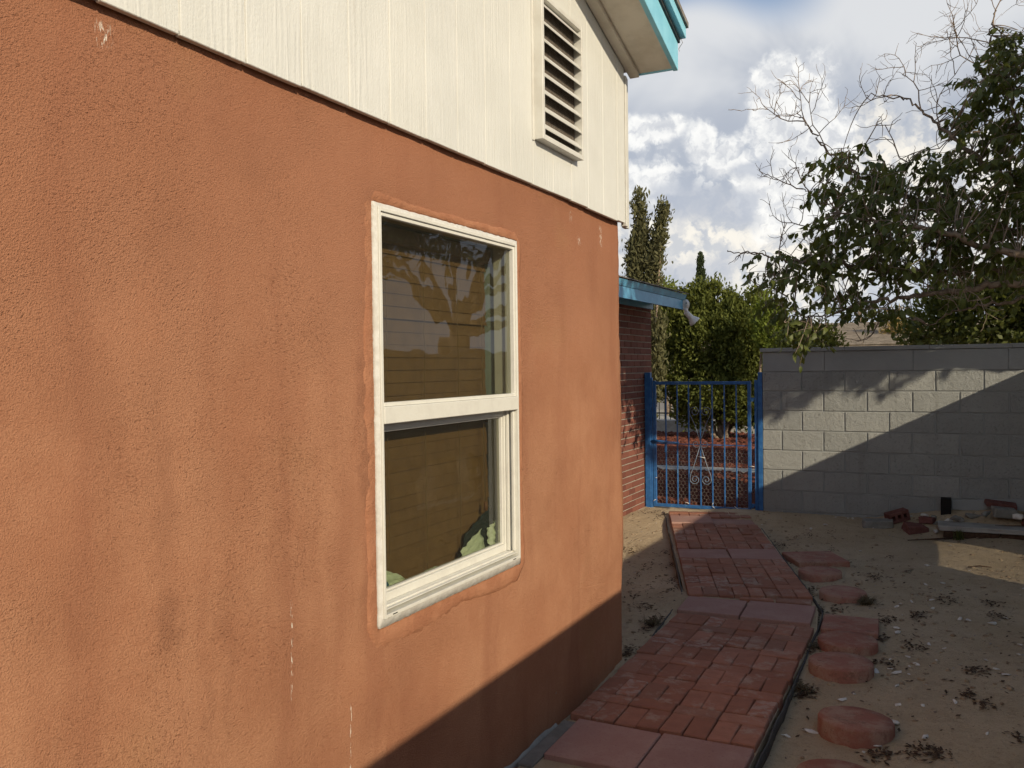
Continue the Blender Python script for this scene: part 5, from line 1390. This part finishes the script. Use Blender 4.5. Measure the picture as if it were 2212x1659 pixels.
limbs = [
    ([fork, (2.9, 8.7, 2.05), at(2212, 612, 8.55), at(2080, 628, 8.45), at(1960, 640, 8.35), at(1869, 654, 8.25), at(1767, 684, 8.2), at(1690, 662, 8.2)], 0.052),
    ([fork, (2.9, 8.9, 2.25), at(2212, 585, 8.9), at(2000, 588, 8.7), at(1860, 578, 8.5), at(1760, 566, 8.3), at(1690, 560, 8.3), at(1630, 547, 8.3), at(1572, 541, 8.3)], 0.046),
    ([fork, (2.9, 8.9, 2.7), at(2150, 500, 8.9), at(2030, 455, 8.8), at(1910, 405, 8.7), at(1835, 365, 8.6), at(1790, 330, 8.6), at(1755, 285, 8.6), at(1722, 240, 8.6)], 0.050),
    ([fork, (3.0, 9.0, 3.0), at(2212, 400, 9.0), at(2100, 330, 9.0), at(2020, 262, 9.0), at(1950, 212, 9.0), at(1872, 205, 9.0)], 0.046),
    ([fork, (3.1, 9.2, 3.2), at(2225, 290, 9.2), at(2180, 180, 9.2), at(2140, 95, 9.2), at(2150, 22, 9.2)], 0.046),
    ([fork, (2.9, 8.5, 2.4), at(2180, 545, 8.3), at(2050, 505, 8.1), at(1940, 485, 8.0), at(1850, 470, 8.0), at(1785, 440, 8.0), at(1735, 408, 8.0)], 0.044),
    ([fork, (3.9, 8.0, 2.7), (4.1, 7.0, 3.4), (4.2, 6.0, 4.0), (4.3, 5.0, 4.5)], 0.050),
    ([fork, (3.5, 8.0, 2.6), (3.35, 7.2, 3.1), (3.3, 6.4, 3.6), (3.4, 5.6, 4.1)], 0.042),
    ([fork, (4.4, 8.9, 2.9), (5.1, 8.6, 3.8), (5.6, 8.2, 4.6)], 0.048),
    ([fork, (3.9, 9.5, 2.9), (4.2, 10.2, 3.8), (4.5, 10.9, 4.6)], 0.046),
    ([fork, (3.55, 9.0, 3.0), (3.4, 9.1, 4.0), (3.3, 9.0, 5.0)], 0.052),
    ([fork, (2.95, 8.75, 2.15), at(2200, 650, 8.7), at(2080, 668, 8.7), at(2000, 700, 8.8)], 0.034),
]
limb_pts = []
for (P, r0) in limbs:
    q = smoothline(P, 8 * len(P)); 
    q[4:-1] += rng.normal(0, 0.012, q[4:-1].shape)
    Vt, Ft = tube_np(loc(q), r0 * (1 - np.linspace(0, 1, len(q))) ** 1.55 + 0.0045, 7)
    obj('limb', mesh_np('limb', Vt, Ft, True), M['bark'], tree); limb_pts.append(q[5:])
LP = np.concatenate(limb_pts)
twigs = Batch()
def twig_line(p, q, r0, r1, bend=0.06, n_=6):
    p = np.asarray(p, float); q = np.asarray(q, float); L = np.linalg.norm(q - p)
    m = (p + q) / 2 + rng.normal(0, bend * L, 3) + np.array([0, 0, bend * L])
    t = np.linspace(0, 1, n_)[:, None]
    P = (1 - t) ** 2 * p + 2 * (1 - t) * t * m + t ** 2 * q
    V_, F_ = tube_np(loc(P), np.linspace(r0, r1, n_), 4); twigs.add(V_, F_)
    return P
def spray(p, d, L, r, depth):
    """bare forked twigs"""
    p = np.asarray(p, float); d = d / np.linalg.norm(d)
    n_ = 5; P = [p]; dd = d.copy()
    for k in range(n_): dd = dd + rng.normal(0, 0.27, 3) * np.array([1, .5, 1]) + np.array([0, 0, 0.03]); dd /= np.linalg.norm(dd); P.append(P[-1] + dd * L / n_)
    V_, F_ = tube_np(loc(P), np.linspace(r, r * 0.55, n_ + 1), 4); twigs.add(V_, F_)
    if depth > 0:
        for k in range(2, n_ + 1):
            for s in range(1 if k < n_ else 2):
                nd = dd * 0.75 + rng.normal(0, 0.62, 3) * np.array([1, 0.6, 1]); spray(P[k], nd, L * rng.uniform(0.42, 0.66), r * 0.62, depth - 1)
def wpt(xd, yd, Y): return np.array(at(xd, yd, Y)[:])
for (xd, yd, Y, dx, dy, L, dep) in ((1790, 330, 8.6, -0.6, 0.7, 0.50, 2), (1755, 285, 8.6, -0.3, 0.9, 0.42, 2), (1740, 262, 8.6, -0.9, 0.1, 0.38, 2), (1822, 355, 8.6, -0.9, -0.1, 0.40, 1), (1860, 330, 8.6, 0.2, 0.9, 0.40, 1),
                                (1960, 215, 9.0, -0.9, 0.3, 0.45, 2), (1990, 240, 9.0, -0.5, 0.8, 0.50, 2), (2030, 270, 9.0, -0.1, 1.0, 0.50, 2), (2070, 300, 9.0, -0.9, 0.2, 0.45, 2), (2100, 320, 9.0, -0.7, 0.7, 0.5, 1),
                                (2150, 100, 9.2, -0.8, 0.6, 0.45, 2), (2145, 60, 9.2, -0.2, 1, 0.4, 2), (2165, 140, 9.2, -0.9, 0.2, 0.5, 2), (2170, 160, 9.2, 0.3, 1, 0.6, 2), (2190, 190, 9.2, 0.7, 1, 0.6, 2), (2110, 140, 9.1, -0.6, 0.8, 0.5, 2),
                                (1735, 408, 8.0, -1, 0.0, 0.28, 2), (1760, 425, 8.0, -0.7, 0.5, 0.30, 2), (1690, 560, 8.3, -0.8, 0.5, 0.30, 1), (1640, 548, 8.3, -0.9, 0.25, 0.22, 1), (1660, 552, 8.3, -0.3, -0.6, 0.28, 1), (1780, 500, 8.2, -0.9, 0.5, 0.4, 2),
                                (1960, 350, 8.8, -0.6, 0.8, 0.45, 1), (1700, 640, 8.2, -0.8, 0.5, 0.35, 1), (1880, 560, 8.4, -0.9, -0.5, 0.5, 2), (1960, 600, 8.5, -0.8, -0.7, 0.5, 2),
                                (2040, 610, 8.5, -0.9, 0.4, 0.6, 2), (2100, 560, 8.4, -0.9, 0.5, 0.6, 2), (2140, 640, 8.6, -0.9, -0.4, 0.5, 2), (2060, 650, 8.6, -0.9, -0.5, 0.5, 2), (1900, 690, 8.4, -0.3, -0.7, 0.25, 1), (1990, 690, 8.7, -0.8, 0.1, 0.4, 2), (2180, 600, 8.7, -0.8, 0.5, 0.7, 2), (2200, 520, 8.8, -0.8, 0.4, 0.7, 2)):
    p0 = wpt(xd, yd, Y); right = np.array(_R.col[0][:]); d = right * dx + np.array([0, 0, 1.0]) * dy + np.array([0, 1, 0]) * rng.normal(0, .3)
    k = np.argmin(((LP - p0) ** 2).sum(1)); 
    if np.linalg.norm(LP[k] - p0) > 0.06: twig_line(LP[k], p0, 0.006, 0.004)
    spray(p0, d, L, 0.0066, dep)
# leaf shape: folded, pointed, drooping
lv = np.array([[0, 0, 0], [0.34, 0, 0.06], [0.70, 0, 0.0], [1.0, 0, -0.20], [0.30, 0.25, 0.13], [0.66, 0.18, 0.06], [0.30, -0.25, 0.13], [0.66, -0.18, 0.06]])
lf = np.array([[0, 4, 1], [0, 1, 6], [1, 4, 5], [1, 5, 2], [1, 2, 7], [1, 7, 6], [2, 5, 3], [2, 3, 7]])
def leaf_frames(P, D):
    """orthonormal frames with x along D and a random roll"""
    D = unit(D); r_ = unit(rng.normal(size=D.shape)); Yv = unit(np.cross(D, r_)); Zv = np.cross(D, Yv)
    return np.stack([D, Yv, Zv], -1)
sprigs = []       # (anchor, direction, n leaves, leaf size)
clusters = [(1690, 600, 26, 40, 8.2, 8), (1672, 628, 14, 40, 8.2, 5), (1722, 566, 30, 22, 8.3, 6), (1745, 712, 40, 22, 8.15, 16), (1735, 690, 30, 20, 8.2, 8), (1700, 668, 22, 10, 8.2, 5), (1790, 590, 42, 40, 8.2, 14), (1830, 620, 40, 30, 8.3, 12), (1860, 660, 40, 18, 8.3, 9),
            (1770, 560, 34, 24, 8.3, 8), (1800, 520, 34, 30, 8.2, 10), (1850, 470, 50, 34, 8.1, 16), (1790, 470, 26, 26, 8.0, 6), (1772, 385, 16, 18, 8.0, 3), (1800, 405, 30, 26, 8.0, 7), (1850, 420, 40, 30, 8.3, 13), (1812, 345, 20, 16, 8.6, 4), (1870, 350, 36, 26, 8.6, 11),
            (1920, 375, 50, 36, 8.6, 18), (1910, 440, 56, 40, 8.3, 22), (1960, 500, 70, 40, 8.2, 28), (1900, 540, 50, 34, 8.4, 16), (1960, 570, 60, 26, 8.5, 14), (2010, 420, 70, 46, 8.6, 28), (2010, 350, 44, 30, 8.8, 12), (2060, 500, 70, 50, 8.4, 32), (2090, 420, 70, 50, 8.7, 30), (2070, 340, 30, 30, 8.9, 9),
            (2110, 300, 34, 34, 9.0, 14), (2130, 250, 30, 40, 9.1, 14), (2150, 190, 30, 40, 9.1, 16), (2160, 130, 30, 30, 9.2, 13), (2185, 100, 24, 24, 9.2, 9), (2190, 260, 40, 50, 9.1, 22), (2170, 340, 50, 40, 8.9, 24), (2160, 480, 60, 60, 8.6, 34), (2200, 420, 60, 60, 8.8, 30), (2230, 520, 60, 60, 8.8, 30), (2210, 160, 30, 50, 9.2, 16),
            (2060, 570, 60, 20, 8.5, 12), (1950, 655, 40, 14, 8.4, 6), (1905, 665, 22, 18, 8.3, 5), (2250, 330, 50, 60, 9.0, 22), (2280, 450, 60, 80, 8.9, 26), (2270, 230, 50, 60, 9.1, 20), (2120, 560, 60, 30, 8.6, 12), (2200, 580, 50, 26, 8.8, 10), (2195, 70, 22, 22, 9.2, 9), (2120, 190, 26, 36, 9.1, 10), (2080, 265, 26, 30, 9.0, 8), (1838, 332, 24, 16, 8.6, 6), (1705, 585, 24, 26, 8.25, 5)]
right = np.array(_R.col[0][:])
for (xd, yd, rx, ry, Y, n_) in clusters:
    for k in range(int(n_ * 1.15)):
        a = rng.normal(size=2) * 0.62
        sprigs.append((wpt(xd + a[0] * rx, yd + a[1] * ry, Y + rng.normal(0, 0.28)), unit(right * rng.normal(-0.5, 0.7) + np.array([0, rng.normal(0, .6), rng.normal(-0.25, .5)])), int(rng.integers(7, 12)), rng.uniform(0.066, 0.100), True))
# the rest of the crown, over the neighbour's yard on the right
sd = np.array(SUN_DIR[:])
cnt = 0; tries = 0
while cnt < 1900 and tries < 90000:
    tries += 1
    e = unit(rng.normal(size=3)) * rng.random() ** 0.4
    c = np.array([3.9, 6.9, 4.15]) + e * np.array([1.9, 2.7, 1.55]) if cnt % 4 else np.array([4.4, 9.4, 4.4]) + e * np.array([2.2, 2.0, 1.6])
    if c[0] < 1.54 + 0.075 * c[1] + 0.35: continue
    if c[2] < 2.3: continue
    t = (9.3 - c[1]) / -sd[1]                       # travel to the plane of the block wall
    h = c - sd * (t if t > 0 else 0) * 1.0
    hx, hz = c[0] - sd[0] * t, c[2] - sd[2] * t
    if t > 0 and -0.4 < hx < 2.7 and hz < 1.20 + 0.24 * max(hx, 0) + rng.normal(0, 0.06): continue
    if t > 0 and hx <= -0.4 and hz < 0.95 + rng.normal(0, .2): continue
    ts_ = c[0] / sd[0]; ys = c[1] - sd[1] * ts_
    if ys < 4.75: continue
    sprigs.append((c, unit(rng.normal(size=3) + np.array([0, 0, -.3])), 9, rng.uniform(0.09, 0.13), False)); cnt += 1
LPos = []; LDir = []; LSz = []; LVis = []
for (p, d, n_, s, vis) in sprigs:
    k = np.argmin(((LP - p) ** 2).sum(1)); dist = np.linalg.norm(LP[k] - p)
    L = rng.uniform(0.14, 0.26)
    e = p + d * L + np.array([0, 0, -0.04])
    if dist > 0.03: twig_line(LP[k], p, min(0.010, 0.0035 + dist * 0.006), 0.003, 0.10, 7)
    P = twig_line(p, e, 0.003, 0.0015, 0.08, 5)
    for q in range(n_):
        t = (q + 0.5) / n_; f = t * 4; i_ = min(int(f), 3); pos = P[i_] * (1 - (f - i_)) + P[i_ + 1] * (f - i_)
        out = unit(np.cross(d, np.array([0, 0, 1.0])) * (1 if q % 2 else -1) * 0.6 + d * 0.35 + rng.normal(0, 0.32, 3) + np.array([0, 0, -0.85]))
        LPos.append(pos + out * 0.012); LDir.append(out); LSz.append(s * rng.uniform(0.5, 1.3)); LVis.append(vis)
LPos = np.array(LPos); LDir = np.array(LDir); LSz = np.array(LSz); LVis = np.array(LVis)
FR = leaf_frames(LPos, LDir)
# the leaves that show largest and stand clear (outer, left and lower sprays) are single leaves
ax = np.array([(_R.inverted() @ (Vector(p) - CAM_POS))[:] for p in LPos])
px = 1106 + _F * ax[:, 0] / -ax[:, 2]; py = 829.5 - _F * ax[:, 1] / -ax[:, 2]
score = LSz / -ax[:, 2] * 1000 - np.clip((px - 1660) / 60, 0, 20) * 0.55 - np.where((px < 1560) | (px > 2205) | (py < 5), 100, 0) - np.where(LVis, 0, 100)
order = np.argsort(-score)[:300]
single = np.zeros(len(LPos), bool); single[order] = True
leaf_me = mesh_np('leaf', lv, lf); leaf_me.materials.append(M['leaf'])
for k in order:
    o = bpy.data.objects.new('leaf', leaf_me)
    o.matrix_basis = Matrix.Translation(Vector(LPos[k]) - TB) @ Matrix([list(FR[k][r_]) + [0] for r_ in range(3)] + [[0, 0, 0, 1]]) @ Matrix.Scale(float(LSz[k]), 4)
    link(o, tree)
rest = ~single
Vl = np.einsum('nij,vj->nvi', FR[rest], lv) * LSz[rest][:, None, None] + (LPos[rest] - np.array(TB[:]))[:, None, :]
Fl = (lf[None] + (np.arange(rest.sum()) * 8)[:, None, None]).reshape(-1, 3)
tag(obj('crown', mesh_np('crown', Vl.reshape(-1, 3), Fl), M['leaf'], tree), kind='stuff')
tag(obj('twigs', twigs.mesh('twigs', True), M['twig'], tree), kind='stuff')
